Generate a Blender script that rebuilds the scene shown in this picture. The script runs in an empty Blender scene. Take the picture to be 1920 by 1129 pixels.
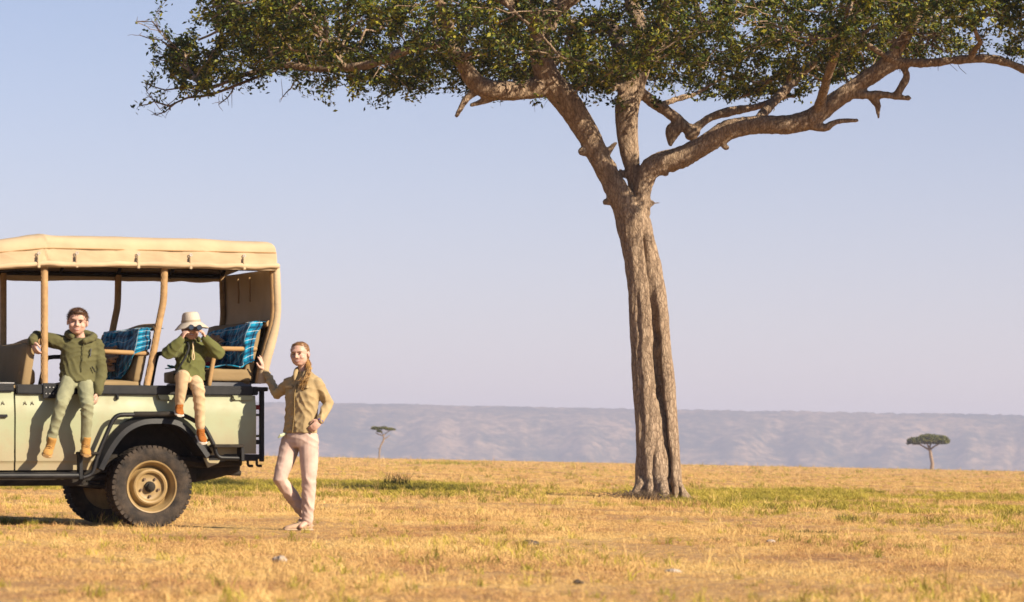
import bpy, bmesh, math, random
import numpy as np
from mathutils import Vector, Matrix, Euler

scene = bpy.context.scene
C = scene.collection
R = math.radians
rng = np.random.default_rng(7)

# ------------------------------------------------------------------ camera
CAM_H = 0.72
LENS, SENSOR = 100.0, 36.0
ROLL = R(1.146)
cam_data = bpy.data.cameras.new('camera')
cam = bpy.data.objects.new('camera', cam_data)
C.objects.link(cam)
cam.location = (0, 0, CAM_H)
cam.rotation_euler = (R(90), -ROLL, 0)
cam_data.lens = LENS
cam_data.sensor_width = SENSOR
cam_data.shift_y = 0.1534
cam_data.clip_start = 0.1
cam_data.clip_end = 20000
cam_data.dof.use_dof = True
cam_data.dof.focus_distance = 38.0
cam_data.dof.aperture_fstop = 4.5
scene.camera = cam

# ------------------------------------------------------------------ sky and sun
SUN_AZ, SUN_EL = 123.0, 29.0         # azimuth from +Y towards +X
world = bpy.data.worlds.new('World')
scene.world = world
world.use_nodes = True
wn = world.node_tree
wn.nodes.clear()
sky = wn.nodes.new('ShaderNodeTexSky')
sky.sky_type = 'NISHITA'
sky.sun_disc = False
sky.sun_elevation = R(SUN_EL)
sky.sun_rotation = R(SUN_AZ)
sky.altitude = 1600
sky.air_density = 1.0
sky.dust_density = 1.2
sky.ozone_density = 1.6
# dusty lavender band that the haze of the dry season lays along the whole horizon
tcw = wn.nodes.new('ShaderNodeTexCoord')
sep = wn.nodes.new('ShaderNodeSeparateXYZ')
wn.links.new(tcw.outputs['Generated'], sep.inputs[0])
ab = wn.nodes.new('ShaderNodeMath'); ab.operation = 'ABSOLUTE'
wn.links.new(sep.outputs['Z'], ab.inputs[0])
dv = wn.nodes.new('ShaderNodeMath'); dv.operation = 'MULTIPLY'; dv.inputs[1].default_value = -7.5
wn.links.new(ab.outputs[0], dv.inputs[0])
ex = wn.nodes.new('ShaderNodeMath'); ex.operation = 'EXPONENT'
wn.links.new(dv.outputs[0], ex.inputs[0])
fc = wn.nodes.new('ShaderNodeMath'); fc.operation = 'MULTIPLY'; fc.inputs[1].default_value = 0.85
wn.links.new(ex.outputs[0], fc.inputs[0])
tint = wn.nodes.new('ShaderNodeMix'); tint.data_type = 'RGBA'; tint.blend_type = 'MULTIPLY'
tint.inputs[0].default_value = 1.0
tint.inputs[7].default_value = (0.56, 0.65, 0.74, 1)
wn.links.new(sky.outputs[0], tint.inputs[6])
band = wn.nodes.new('ShaderNodeMix'); band.data_type = 'RGBA'
band.inputs[7].default_value = (5.0, 3.95, 4.05, 1)
wn.links.new(fc.outputs[0], band.inputs[0])
wn.links.new(tint.outputs[2], band.inputs[6])
bg = wn.nodes.new('ShaderNodeBackground')
bg.inputs['Strength'].default_value = 0.093
wo = wn.nodes.new('ShaderNodeOutputWorld')
wn.links.new(band.outputs[2], bg.inputs['Color'])
wn.links.new(bg.outputs[0], wo.inputs['Surface'])

sun_data = bpy.data.lights.new('sun', 'SUN')
sun_data.energy = 5.0
sun_data.angle = R(0.53)
sun_data.color = (1.0, 0.86, 0.66)
sun = bpy.data.objects.new('sun', sun_data)
C.objects.link(sun)
sd = Vector((math.sin(R(SUN_AZ)) * math.cos(R(SUN_EL)), math.cos(R(SUN_AZ)) * math.cos(R(SUN_EL)), math.sin(R(SUN_EL))))
sun.rotation_euler = sd.to_track_quat('Z', 'Y').to_euler()
sun.location = (20, -20, 30)

vs = scene.view_settings
vs.view_transform = 'Standard'
vs.look = 'None'
vs.exposure = 0.95
vs.gamma = 1.0
vs.use_curve_mapping = False
scene.cycles.max_bounces = 6
scene.cycles.diffuse_bounces = 1
scene.cycles.glossy_bounces = 2
scene.cycles.transmission_bounces = 3
scene.cycles.transparent_max_bounces = 6
scene.cycles.use_denoising = True

# ------------------------------------------------------------------ small library
def at(px, py, Y):
    """point of the place seen at this spot of the 1920 x 1129 photograph, at distance Y"""
    f = 1920 * LENS / SENSOR
    dx, dy = px - 960.0, 859.0 - py
    u = dx * math.cos(ROLL) - dy * math.sin(ROLL)
    v = dx * math.sin(ROLL) + dy * math.cos(ROLL)
    return np.array([u * Y / f, Y, CAM_H + v * Y / f])

def A(*v):
    return np.array(v, float)

def unit(v):
    v = np.asarray(v, float)
    n = np.linalg.norm(v)
    return v / n if n > 1e-9 else v

def smooth01(t):
    t = np.clip(t, 0, 1)
    return t * t * (3 - 2 * t)

def vnoise(p, seed=0):
    """value noise in -1..1, p is (n,3)"""
    p = np.asarray(p, float)
    i = np.floor(p).astype(np.int64)
    f = p - i
    f = f * f * (3 - 2 * f)
    def h(a, b, c):
        n = (a * 374761393 + b * 668265263 + c * 2147483647 + seed * 974711) & 0xffffffff
        n = ((n ^ (n >> 13)) * 1274126177) & 0xffffffff
        n = n ^ (n >> 16)
        return (n & 0xffff) / 32767.5 - 1.0
    r = 0
    for dx in (0, 1):
        wx = f[:, 0] if dx else 1 - f[:, 0]
        for dy in (0, 1):
            wy = f[:, 1] if dy else 1 - f[:, 1]
            for dz in (0, 1):
                wz = f[:, 2] if dz else 1 - f[:, 2]
                r = r + wx * wy * wz * h(i[:, 0] + dx, i[:, 1] + dy, i[:, 2] + dz)
    return r

def fbm(p, oct=3, seed=0):
    p = np.asarray(p, float)
    r, a = 0, 1.0
    for k in range(oct):
        r = r + a * vnoise(p, seed + k)
        p = p * 2.03
        a *= 0.5
    return r

def tag(o, label=None, cat=None, group=None, kind=None):
    if label: o['label'] = label
    if cat: o['category'] = cat
    if group: o['group'] = group
    if kind: o['kind'] = kind
    return o

def empty(name, loc=(0, 0, 0), rot=(0, 0, 0)):
    o = bpy.data.objects.new(name, None)
    o.location = loc
    o.rotation_euler = rot
    o.empty_display_size = 0.2
    C.objects.link(o)
    return o

def mesh_fast(name, V, faces_list, smooth=True):
    """faces_list: list of int arrays (n,k), k = 3 or 4"""
    V = np.asarray(V, np.float32)
    me = bpy.data.meshes.new(name)
    me.vertices.add(len(V))
    me.vertices.foreach_set('co', V.ravel())
    faces_list = [np.asarray(f, np.int32) for f in faces_list if len(f)]
    loops = np.concatenate([f.ravel() for f in faces_list])
    tot = np.concatenate([np.full(len(f), f.shape[1], np.int32) for f in faces_list])
    start = np.concatenate([[0], np.cumsum(tot)[:-1]]).astype(np.int32)
    me.loops.add(len(loops))
    me.loops.foreach_set('vertex_index', loops)
    me.polygons.add(len(tot))
    me.polygons.foreach_set('loop_start', start)
    me.polygons.foreach_set('use_smooth', np.full(len(tot), smooth, bool))
    me.update(calc_edges=True)
    return me

def obj(name, me, mat=None, parent=None, smooth=None):
    if mat is not None:
        me.materials.clear()
        me.materials.append(mat)
    if smooth is not None:
        me.polygons.foreach_set('use_smooth', np.full(len(me.polygons), smooth, bool))
    o = bpy.data.objects.new(name, me)
    C.objects.link(o)
    if parent is not None:
        o.parent = parent
    return o

class Soup:
    """collects closed shapes, built as one mesh"""
    def __init__(s):
        s.v, s.f = [], []
        s.n = 0
    def add(s, V, F):
        V = np.asarray(V, float)
        s.v.append(V)
        s.f += [tuple(int(i) + s.n for i in f) for f in F]
        s.n += len(V)
        return s
    def rings(s, rings, cap=True):
        k = len(rings[0])
        V = np.concatenate(rings)
        F = []
        for a in range(len(rings) - 1):
            for b in range(k):
                c = (b + 1) % k
                F.append((a * k + b, a * k + c, (a + 1) * k + c, (a + 1) * k + b))
        if cap:
            F.append(tuple(range(k - 1, -1, -1)))
            F.append(tuple((len(rings) - 1) * k + b for b in range(k)))
        return s.add(V, F)
    def tube(s, pts, rad, sides=8, cap='flat', squash=None):
        pts = [np.asarray(p, float) for p in pts]
        n = len(pts)
        rad = [rad] * n if np.isscalar(rad) else list(rad)
        tang = [unit(pts[min(i + 1, n - 1)] - pts[max(i - 1, 0)]) for i in range(n)]
        t0 = tang[0]
        up = A(0, 0, 1) if abs(t0[2]) < 0.9 else A(1, 0, 0)
        u = unit(np.cross(t0, up))
        rings = []
        seq = []
        if cap == 'round':
            for q in (1.0, 0.75, 0.4):
                seq.append((pts[0] - t0 * rad[0] * math.sin(q * math.pi / 2) * 0.98, rad[0] * max(math.cos(q * math.pi / 2), 0.12), t0))
        for i in range(n):
            seq.append((pts[i], rad[i], tang[i]))
        if cap == 'round':
            for q in (0.4, 0.75, 1.0):
                seq.append((pts[-1] + tang[-1] * rad[-1] * math.sin(q * math.pi / 2) * 0.98, rad[-1] * max(math.cos(q * math.pi / 2), 0.12), tang[-1]))
        an = np.linspace(0, 2 * math.pi, sides, endpoint=False)
        for c, r, t in seq:
            u = unit(u - t * np.dot(u, t))
            w = np.cross(t, u)
            rings.append(c + r * (np.outer(np.cos(an), u) + np.outer(np.sin(an), w)))
        return s.rings(rings)
    def ellip(s, c, r, ax=None, seg=14, ringn=9):
        c = np.asarray(c, float)
        ax = np.eye(3) if ax is None else np.asarray(ax, float)
        rings = []
        an = np.linspace(0, 2 * math.pi, seg, endpoint=False)
        for i in range(ringn):
            ph = -math.pi / 2 + math.pi * (i + 0.5) / ringn
            loc = np.stack([np.cos(an) * math.cos(ph) * r[0], np.sin(an) * math.cos(ph) * r[1], np.full(seg, math.sin(ph) * r[2])], 1)
            rings.append(c + loc @ ax)
        return s.rings(rings)
    def box(s, lo, hi, M=None):
        x0, y0, z0 = lo
        x1, y1, z1 = hi
        V = np.array([(x, y, z) for x in (x0, x1) for y in (y0, y1) for z in (z0, z1)], float)
        if M is not None:
            V = V @ np.asarray(M)[:3, :3].T + np.asarray(M)[:3, 3]
        return s.add(V, [(0, 1, 3, 2), (4, 6, 7, 5), (0, 4, 5, 1), (2, 3, 7, 6), (0, 2, 6, 4), (1, 5, 7, 3)])
    def revolve(s, prof, c, seg=48):
        """closed ring from a profile of (radius, y) about the local y axis through c"""
        an = np.linspace(0, 2 * math.pi, seg, endpoint=False)
        rings = []
        for r, y in prof:
            rings.append(np.stack([c[0] + r * np.cos(an), np.full(seg, c[1] + y), c[2] + r * np.sin(an)], 1))
        return s.rings(rings, cap=False)
    def mesh(s, name):
        V = np.concatenate(s.v)
        me = bpy.data.meshes.new(name)
        me.from_pydata(V.tolist(), [], s.f)
        me.update()
        return me
    def build(s, name, mat, parent=None, smooth=True, bevel=0.0, fix=True):
        me = s.mesh(name)
        if bevel or fix:
            bm = bmesh.new()
            bm.from_mesh(me)
            if bevel:
                es = [e for e in bm.edges if len(e.link_faces) == 2 and e.calc_face_angle(0) > 0.6]
                bmesh.ops.bevel(bm, geom=es, offset=bevel, segments=2, affect='EDGES', clamp_overlap=True)
            bmesh.ops.recalc_face_normals(bm, faces=bm.faces)
            bm.to_mesh(me)
            bm.free()
        o = obj(name, me, mat, parent, smooth)
        if smooth:
            me.set_sharp_from_angle(angle=R(38))
        return o
    def blob(s, name, voxel, smooth_it=3):
        """one continuous surface grown over all the shapes"""
        me = s.mesh(name + '_raw')
        bm = bmesh.new()
        bm.from_mesh(me)
        bmesh.ops.recalc_face_normals(bm, faces=bm.faces)
        bm.to_mesh(me)
        bm.free()
        o = bpy.data.objects.new(name + '_raw', me)
        C.objects.link(o)
        m = o.modifiers.new('remesh', 'REMESH')
        m.mode = 'VOXEL'
        m.voxel_size = voxel
        if smooth_it:
            q = o.modifiers.new('smooth', 'SMOOTH')
            q.factor = 0.5
            q.iterations = smooth_it
        dg = bpy.context.evaluated_depsgraph_get()
        out = bpy.data.meshes.new_from_object(o.evaluated_get(dg))
        out.name = name
        bpy.data.objects.remove(o)
        bpy.data.meshes.remove(me)
        out.polygons.foreach_set('use_smooth', np.ones(len(out.polygons), bool))
        return out

def get_co(me):
    V = np.empty(len(me.vertices) * 3, np.float32)
    me.vertices.foreach_get('co', V)
    return V.reshape(-1, 3).astype(float)

def set_co(me, V):
    me.vertices.foreach_set('co', np.asarray(V, np.float32).ravel())
    me.update()

def get_no(me):
    N = np.empty(len(me.vertices) * 3, np.float32)
    me.vertices.foreach_get('normal', N)
    return N.reshape(-1, 3).astype(float)

def wrinkle(me, amp, freq, seed=0, skew=(1, 1, 1)):
    """slack cloth: long slanting folds gathered in patches, with broad soft dents"""
    V, N = get_co(me), get_no(me)
    q = V * np.asarray(skew)
    d = 0
    for k, (dx, dy, dz) in enumerate(((0.55, 0.35, 1.0), (-0.6, 0.3, 0.9), (0.9, -0.4, 0.35))):
        ph = (q @ A(dx, dy, dz)) * freq * 2.6 + 2.6 * fbm(q * freq * 0.30, 2, seed + 3 * k)
        ridge = 1 - 2 * np.abs(np.sin(ph)) ** 0.7
        patch = smooth01(0.5 + 1.3 * vnoise(q * freq * 0.28, seed + 11 + k) - 0.15)
        d = d + ridge * patch
    d = amp * (0.42 * d + 0.45 * vnoise(q * freq * 0.4, seed + 5))
    set_co(me, V + N * d[:, None])

# ------------------------------------------------------------------ materials
def new_mat(name):
    m = bpy.data.materials.new(name)
    m.use_nodes = True
    nt = m.node_tree
    b = nt.nodes['Principled BSDF']
    return m, nt, b

def N(nt, kind, **kw):
    n = nt.nodes.new(kind)
    for k, v in kw.items():
        setattr(n, k, v)
    return n

def ramp(nt, fac, stops):
    r = N(nt, 'ShaderNodeValToRGB')
    while len(r.color_ramp.elements) < len(stops):
        r.color_ramp.elements.new(0.5)
    for e, (p, c) in zip(r.color_ramp.elements, stops):
        e.position = p
        e.color = (*c, 1) if len(c) == 3 else c
    nt.links.new(fac, r.inputs[0])
    return r.outputs[0]

def mat(name, col, rough=0.7, var=0.25, scale=6.0, bump=0.0, bscale=40.0, col2=None, metal=0.0, spec=0.35, coord='Object', sheen=0.0):
    m, nt, b = new_mat(name)
    tc = N(nt, 'ShaderNodeTexCoord')
    nz = N(nt, 'ShaderNodeTexNoise')
    nz.inputs['Scale'].default_value = scale
    nz.inputs['Detail'].default_value = 6
    nz.inputs['Roughness'].default_value = 0.6
    nt.links.new(tc.outputs[coord], nz.inputs['Vector'])
    c = np.array(col)
    lo = tuple(c * (1 - var))
    hi = tuple(np.minimum(c * (1 + var), 1)) if col2 is None else col2
    out = ramp(nt, nz.outputs[0], [(0.32, lo), (0.68, hi)])
    nt.links.new(out, b.inputs['Base Color'])
    b.inputs['Roughness'].default_value = rough
    b.inputs['Metallic'].default_value = metal
    b.inputs['Specular IOR Level'].default_value = spec
    if sheen:
        b.inputs['Sheen Weight'].default_value = sheen
    if bump:
        n2 = N(nt, 'ShaderNodeTexNoise')
        n2.inputs['Scale'].default_value = bscale
        n2.inputs['Detail'].default_value = 5
        nt.links.new(tc.outputs[coord], n2.inputs['Vector'])
        bp = N(nt, 'ShaderNodeBump')
        bp.inputs['Strength'].default_value = bump
        bp.inputs['Distance'].default_value = 0.02
        nt.links.new(n2.outputs[0], bp.inputs['Height'])
        nt.links.new(bp.outputs[0], b.inputs['Normal'])
    return m
# ------------------------------------------------------------------ ground
VEH = np.array([-3.355, 26.574, 0.0])
TREE_Y = 53.0
def land(x, y):
    """height of the plain"""
    x = np.asarray(x, float)
    y = np.asarray(y, float)
    r = np.hypot(x, y)
    p = np.stack([x * 0.22, y * 0.22, np.zeros_like(x)], -1).reshape(-1, 3)
    h = (vnoise(p, 3) * 0.035 + vnoise(p * 2.7, 4) * 0.014).reshape(x.shape)
    keep = smooth01((np.hypot(x + 3.0, y - 27.3) - 3.5) / 6.0) * smooth01((r - 3) / 6)
    h = h * keep
    d = np.maximum(r - 620.0, 0)
    fall = np.where(d < 1200, d * d * 2.2e-5, 31.7 + (d - 1200) * 0.0105)
    return h - np.minimum(fall, 66.0)

def ground_colours(nt, pos):
    """large patches of straw, rust and brown over the plain"""
    sc = N(nt, 'ShaderNodeVectorMath', operation='MULTIPLY')
    sc.inputs[1].default_value = (1.0, 0.55, 1.0)
    nt.links.new(pos, sc.inputs[0])
    n1 = N(nt, 'ShaderNodeTexNoise')
    n1.inputs['Scale'].default_value = 0.55
    n1.inputs['Detail'].default_value = 7
    n1.inputs['Roughness'].default_value = 0.62
    nt.links.new(sc.outputs[0], n1.inputs['Vector'])
    return n1.outputs[0]

gm, nt, b = new_mat('dry_earth')
geo = N(nt, 'ShaderNodeNewGeometry')
pf = ground_colours(nt, geo.outputs['Position'])
gc = ramp(nt, pf, [(0.30, (0.30, 0.155, 0.075)), (0.45, (0.44, 0.26, 0.115)), (0.60, (0.52, 0.33, 0.14)), (0.75, (0.46, 0.31, 0.12))])
n2 = N(nt, 'ShaderNodeTexNoise')
n2.inputs['Scale'].default_value = 16
n2.inputs['Detail'].default_value = 6
nt.links.new(geo.outputs['Position'], n2.inputs['Vector'])
mx = N(nt, 'ShaderNodeMix', data_type='RGBA', blend_type='MULTIPLY')
mx.inputs[0].default_value = 0.7
g2 = ramp(nt, n2.outputs[0], [(0.35, (0.45, 0.42, 0.4)), (0.62, (1, 1, 1))])
nt.links.new(gc, mx.inputs[6])
nt.links.new(g2, mx.inputs[7])
nt.links.new(mx.outputs[2], b.inputs['Base Color'])
b.inputs['Roughness'].default_value = 0.95
b.inputs['Specular IOR Level'].default_value = 0.1
bp = N(nt, 'ShaderNodeBump')
bp.inputs['Strength'].default_value = 0.6
bp.inputs['Distance'].default_value = 0.03
nt.links.new(n2.outputs[0], bp.inputs['Height'])
nt.links.new(bp.outputs[0], b.inputs['Normal'])

NS = 360
rad = np.concatenate([[0.4], np.geomspace(1.2, 6900, 170)])
an = np.linspace(0, 2 * math.pi, NS, endpoint=False)
gx = np.outer(rad, np.sin(an))
gy = np.outer(rad, np.cos(an))
gz = land(gx, gy)
V = np.stack([gx, gy, gz], -1).reshape(-1, 3)
i, j = np.meshgrid(np.arange(len(rad) - 1), np.arange(NS), indexing='ij')
j2 = (j + 1) % NS
F = np.stack([i * NS + j, (i + 1) * NS + j, (i + 1) * NS + j2, i * NS + j2], -1).reshape(-1, 4)
V = np.concatenate([V, [[0, 0, float(land(0.0, 0.0))]]])
cap = np.stack([np.full(NS, len(V) - 1), np.arange(NS), (np.arange(NS) + 1) % NS], -1)
ground = obj('ground', mesh_fast('ground', V, [F[:, ::-1], cap[:, ::-1]]), gm)
tag(ground, 'wide plain of dry golden grass land reaching to the foot of the escarpment', 'ground', kind='structure')
_m = ground.data
_bm = bmesh.new(); _bm.from_mesh(_m); bmesh.ops.recalc_face_normals(_bm, faces=_bm.faces)
if sum(f.normal.z for f in list(_bm.faces)[:200]) < 0:
    bmesh.ops.reverse_faces(_bm, faces=_bm.faces)
_bm.to_mesh(_m); _bm.free()

# ------------------------------------------------------------------ far escarpment
em, nt, b = new_mat('scrub_slope')
geo = N(nt, 'ShaderNodeNewGeometry')
n1 = N(nt, 'ShaderNodeTexNoise'); n1.inputs['Scale'].default_value = 0.005; n1.inputs['Detail'].default_value = 5; n1.inputs['Roughness'].default_value = 0.6
nt.links.new(geo.outputs['Position'], n1.inputs['Vector'])
n2 = N(nt, 'ShaderNodeTexNoise'); n2.inputs['Scale'].default_value = 0.045; n2.inputs['Detail'].default_value = 8; n2.inputs['Roughness'].default_value = 0.72
nt.links.new(geo.outputs['Position'], n2.inputs['Vector'])
ad = N(nt, 'ShaderNodeMath', operation='MULTIPLY_ADD'); ad.inputs[1].default_value = 0.8; 
h1 = N(nt, 'ShaderNodeMath', operation='MULTIPLY'); h1.inputs[1].default_value = 0.6
nt.links.new(n1.outputs[0], h1.inputs[0])
nt.links.new(n2.outputs[0], ad.inputs[0]); nt.links.new(h1.outputs[0], ad.inputs[2])
ec = ramp(nt, ad.outputs[0], [(0.60, (0.025, 0.035, 0.022)), (0.70, (0.12, 0.092, 0.05)), (0.82, (0.33, 0.22, 0.13))])
nt.links.new(ec, b.inputs['Base Color'])
b.inputs['Roughness'].default_value = 1.0
b.inputs['Specular IOR Level'].default_value = 0.0
NA, NR = 900, 46
az = np.linspace(R(-34), R(34), NA)
t = np.linspace(0, 1, NR)
AZ, T = np.meshgrid(az, t, indexing='ij')
q = np.stack([AZ * 38, T * 1.4, np.zeros_like(T)], -1).reshape(-1, 3)
gul = (1 - np.abs(fbm(q, 4, 21))).reshape(AZ.shape)
big = vnoise(np.stack([AZ * 9, T * 0, T * 0], -1).reshape(-1, 3), 5).reshape(AZ.shape)
topz = 112.0 - 5.0 * smooth01((-AZ - 0.05) / 0.1) + 1.2 * vnoise(np.stack([AZ * 60, T * 0, T * 0], -1).reshape(-1, 3), 8).reshape(AZ.shape)
prof = 0.62 * T ** 1.25 + 0.38 * smooth01((T - 0.45) / 0.45)
Z = -67 + (topz + 67) * np.minimum(prof / 0.985, 1.0)
fine = np.abs(vnoise(np.stack([AZ * 900, T * 40, T * 0], -1).reshape(-1, 3), 31)).reshape(AZ.shape)
Z = Z + np.where(T > 0.93, fine * 4.0 * (0.4 + np.abs(big)), fine * 1.2)
RR = 5150 + 1050 * T + (gul - 0.6) * 90 * np.sin(np.pi * np.clip(T * 0.92 + 0.08, 0, 1)) + big * 120 * (1 - T)
V = np.stack([RR * np.sin(AZ), RR * np.cos(AZ), Z], -1).reshape(-1, 3)
i, j = np.meshgrid(np.arange(NA - 1), np.arange(NR - 1), indexing='ij')
F = np.stack([i * NR + j, (i + 1) * NR + j, (i + 1) * NR + j + 1, i * NR + j + 1], -1).reshape(-1, 4)
escarp = obj('escarpment', mesh_fast('escarpment', V, [F]), em)
tag(escarp, 'long flat-topped escarpment of scrub and dry slopes fading in haze', 'hills', kind='structure')

# the dusty air over the plain
hz = Soup().box((-7000, -7000, -68.5), (7000, 7000, 125)).build('haze', None, smooth=False)
hm = bpy.data.materials.new('dusty_air')
hm.use_nodes = True
hm.node_tree.nodes.clear()
ho = hm.node_tree.nodes.new('ShaderNodeOutputMaterial')
pv = hm.node_tree.nodes.new('ShaderNodeVolumePrincipled')
pv.inputs['Color'].default_value = (0.68, 0.70, 0.90, 1)
pv.inputs['Density'].default_value = 2.0e-4
pv.inputs['Anisotropy'].default_value = 0.0
hm.node_tree.links.new(pv.outputs[0], ho.inputs['Volume'])
hz.data.materials.append(hm)
tag(hz, 'pale dusty haze hanging over the whole plain', 'haze', kind='stuff')

# ------------------------------------------------------------------ trees
def bark_mat(name, c1, c2, c3):
    m, nt, b = new_mat(name)
    tc = N(nt, 'ShaderNodeTexCoord')
    mp = N(nt, 'ShaderNodeMapping'); mp.inputs['Scale'].default_value = (1, 1, 0.32)
    nt.links.new(tc.outputs['Object'], mp.inputs['Vector'])
    nz = N(nt, 'ShaderNodeTexNoise'); nz.inputs['Scale'].default_value = 13; nz.inputs['Detail'].default_value = 9; nz.inputs['Roughness'].default_value = 0.72
    nt.links.new(mp.outputs[0], nz.inputs['Vector'])
    vo = N(nt, 'ShaderNodeTexVoronoi', feature='DISTANCE_TO_EDGE'); vo.inputs['Scale'].default_value = 17
    mp2 = N(nt, 'ShaderNodeMapping'); mp2.inputs['Scale'].default_value = (1, 1, 0.4)
    ds = N(nt, 'ShaderNodeMix', data_type='RGBA', blend_type='ADD'); ds.inputs[0].default_value = 0.12
    nt.links.new(tc.outputs['Object'], ds.inputs[6]); nt.links.new(nz.outputs['Color'], ds.inputs[7])
    nt.links.new(ds.outputs[2], mp2.inputs['Vector'])
    nt.links.new(mp2.outputs[0], vo.inputs['Vector'])
    col = ramp(nt, nz.outputs[0], [(0.30, c1), (0.50, c2), (0.72, c3)])
    crk = ramp(nt, vo.outputs['Distance'], [(0.0, (0.30, 0.28, 0.26)), (0.16, (1, 1, 1))])
    mx = N(nt, 'ShaderNodeMix', data_type='RGBA', blend_type='MULTIPLY'); mx.inputs[0].default_value = 0.6
    nt.links.new(col, mx.inputs[6]); nt.links.new(crk, mx.inputs[7])
    nt.links.new(mx.outputs[2], b.inputs['Base Color'])
    b.inputs['Roughness'].default_value = 0.92
    b.inputs['Specular IOR Level'].default_value = 0.15
    hs = N(nt, 'ShaderNodeMath', operation='MULTIPLY_ADD'); hs.inputs[1].default_value = 0.7
    cl = N(nt, 'ShaderNodeMath', operation='MINIMUM'); cl.inputs[1].default_value = 0.25
    nt.links.new(vo.outputs['Distance'], cl.inputs[0])
    nt.links.new(nz.outputs[0], hs.inputs[0]); nt.links.new(cl.outputs[0], hs.inputs[2])
    bp = N(nt, 'ShaderNodeBump'); bp.inputs['Strength'].default_value = 0.9; bp.inputs['Distance'].default_value = 0.05
    nt.links.new(hs.outputs[0], bp.inputs['Height'])
    nt.links.new(bp.outputs[0], b.inputs['Normal'])
    return m

def leaf_mat(name, stops):
    m, nt, b = new_mat(name)
    geo = N(nt, 'ShaderNodeNewGeometry')
    nz = N(nt, 'ShaderNodeTexNoise'); nz.inputs['Scale'].default_value = 1.1; nz.inputs['Detail'].default_value = 3
    nt.links.new(geo.outputs['Position'], nz.inputs['Vector'])
    av = N(nt, 'ShaderNodeMath', operation='MULTIPLY_ADD'); av.inputs[1].default_value = 0.55
    hf = N(nt, 'ShaderNodeMath', operation='MULTIPLY'); hf.inputs[1].default_value = 0.5
    nt.links.new(nz.outputs[0], hf.inputs[0])
    nt.links.new(geo.outputs['Random Per Island'], av.inputs[0]); nt.links.new(hf.outputs[0], av.inputs[2])
    col = ramp(nt, av.outputs[0], stops)
    nt.links.new(col, b.inputs['Base Color'])
    b.inputs['Roughness'].default_value = 0.5
    b.inputs['Specular IOR Level'].default_value = 0.3
    tr = N(nt, 'ShaderNodeBsdfTranslucent')
    nt.links.new(col, tr.inputs['Color'])
    ms = N(nt, 'ShaderNodeMixShader'); ms.inputs[0].default_value = 0.2
    nt.links.new(b.outputs[0], ms.inputs[1]); nt.links.new(tr.outputs[0], ms.inputs[2])
    nt.links.new(ms.outputs[0], nt.nodes['Material Output'].inputs['Surface'])
    return m

BARK = bark_mat('bark', (0.18, 0.125, 0.085), (0.335, 0.240, 0.165), (0.48, 0.365, 0.26))
TWIG = mat('twig_bark', (0.12, 0.08, 0.05), 0.9, 0.4, 5)
LEAF = leaf_mat('leaf', [(0.22, (0.014, 0.026, 0.005)), (0.45, (0.034, 0.056, 0.007)), (0.62, (0.10, 0.12, 0.012)), (0.78, (0.29, 0.26, 0.024))])

def many_tubes(paths, sides):
    """open tubes for a list of (points (n,3), radii (n)) as one vertex/face set"""
    Vs, Fs, n0 = [], [], 0
    an = np.linspace(0, 2 * math.pi, sides, endpoint=False)
    ca, sa = np.cos(an), np.sin(an)
    for P, r in paths:
        n = len(P)
        tg = np.gradient(P, axis=0)
        tg /= np.linalg.norm(tg, axis=1)[:, None] + 1e-9
        ref = A(0.31, 0.2, 0.93) if abs(tg[0, 2]) < 0.8 else A(1, 0.1, 0)
        u = np.cross(tg, ref)
        u /= np.linalg.norm(u, axis=1)[:, None] + 1e-9
        w = np.cross(tg, u)
        ring = P[:, None, :] + r[:, None, None] * (ca[None, :, None] * u[:, None, :] + sa[None, :, None] * w[:, None, :])
        Vs.append(ring.reshape(-1, 3))
        a, b_ = np.meshgrid(np.arange(n - 1), np.arange(sides), indexing='ij')
        c_ = (b_ + 1) % sides
        Fs.append((np.stack([a * sides + b_, a * sides + c_, (a + 1) * sides + c_, (a + 1) * sides + b_], -1).reshape(-1, 4)) + n0)
        n0 += n * sides
    return np.concatenate(Vs), np.concatenate(Fs)

def leaf_faces(P, size, rg, aspect=0.5, flat=0.35):
    """folded rhombic leaves at points P"""
    n = len(P)
    d = rg.normal(size=(n, 3)); d[:, 2] *= 0.7
    d /= np.linalg.norm(d, axis=1)[:, None]
    nn = rg.normal(size=(n, 3)); nn[:, 2] += flat * 3
    s = np.cross(d, nn); s /= np.linalg.norm(s, axis=1)[:, None] + 1e-9
    up = np.cross(s, d)
    L = size * rg.uniform(0.65, 1.35, n)
    W = L * aspect * rg.uniform(0.75, 1.2, n)
    p0 = P
    p1 = P + d * (L * 0.5)[:, None] + s * (W * 0.5)[:, None] + up * (W * 0.15)[:, None]
    p2 = P + d * L[:, None]
    p3 = P + d * (L * 0.5)[:, None] - s * (W * 0.5)[:, None] + up * (W * 0.15)[:, None]
    V = np.stack([p0, p1, p2, p3], 1).reshape(-1, 3)
    k = np.arange(n) * 4
    F = np.concatenate([np.stack([k, k + 1, k + 2], -1), np.stack([k, k + 2, k + 3], -1)])
    return V, F

def bezier_path(a, d0, b_, n, wob, rg):
    L = np.linalg.norm(b_ - a)
    c1 = a + unit(d0) * L * 0.4
    c2 = b_ - unit(b_ - a + A(0, 0, -0.25 * L)) * L * 0.3
    t = np.linspace(0, 1, n)[:, None]
    P = (1 - t) ** 3 * a + 3 * (1 - t) ** 2 * t * c1 + 3 * (1 - t) * t * t * c2 + t ** 3 * b_
    w = rg.normal(size=(n, 3)) * wob * L
    w[0] = 0; w[-1] = 0
    return P + w

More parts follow.
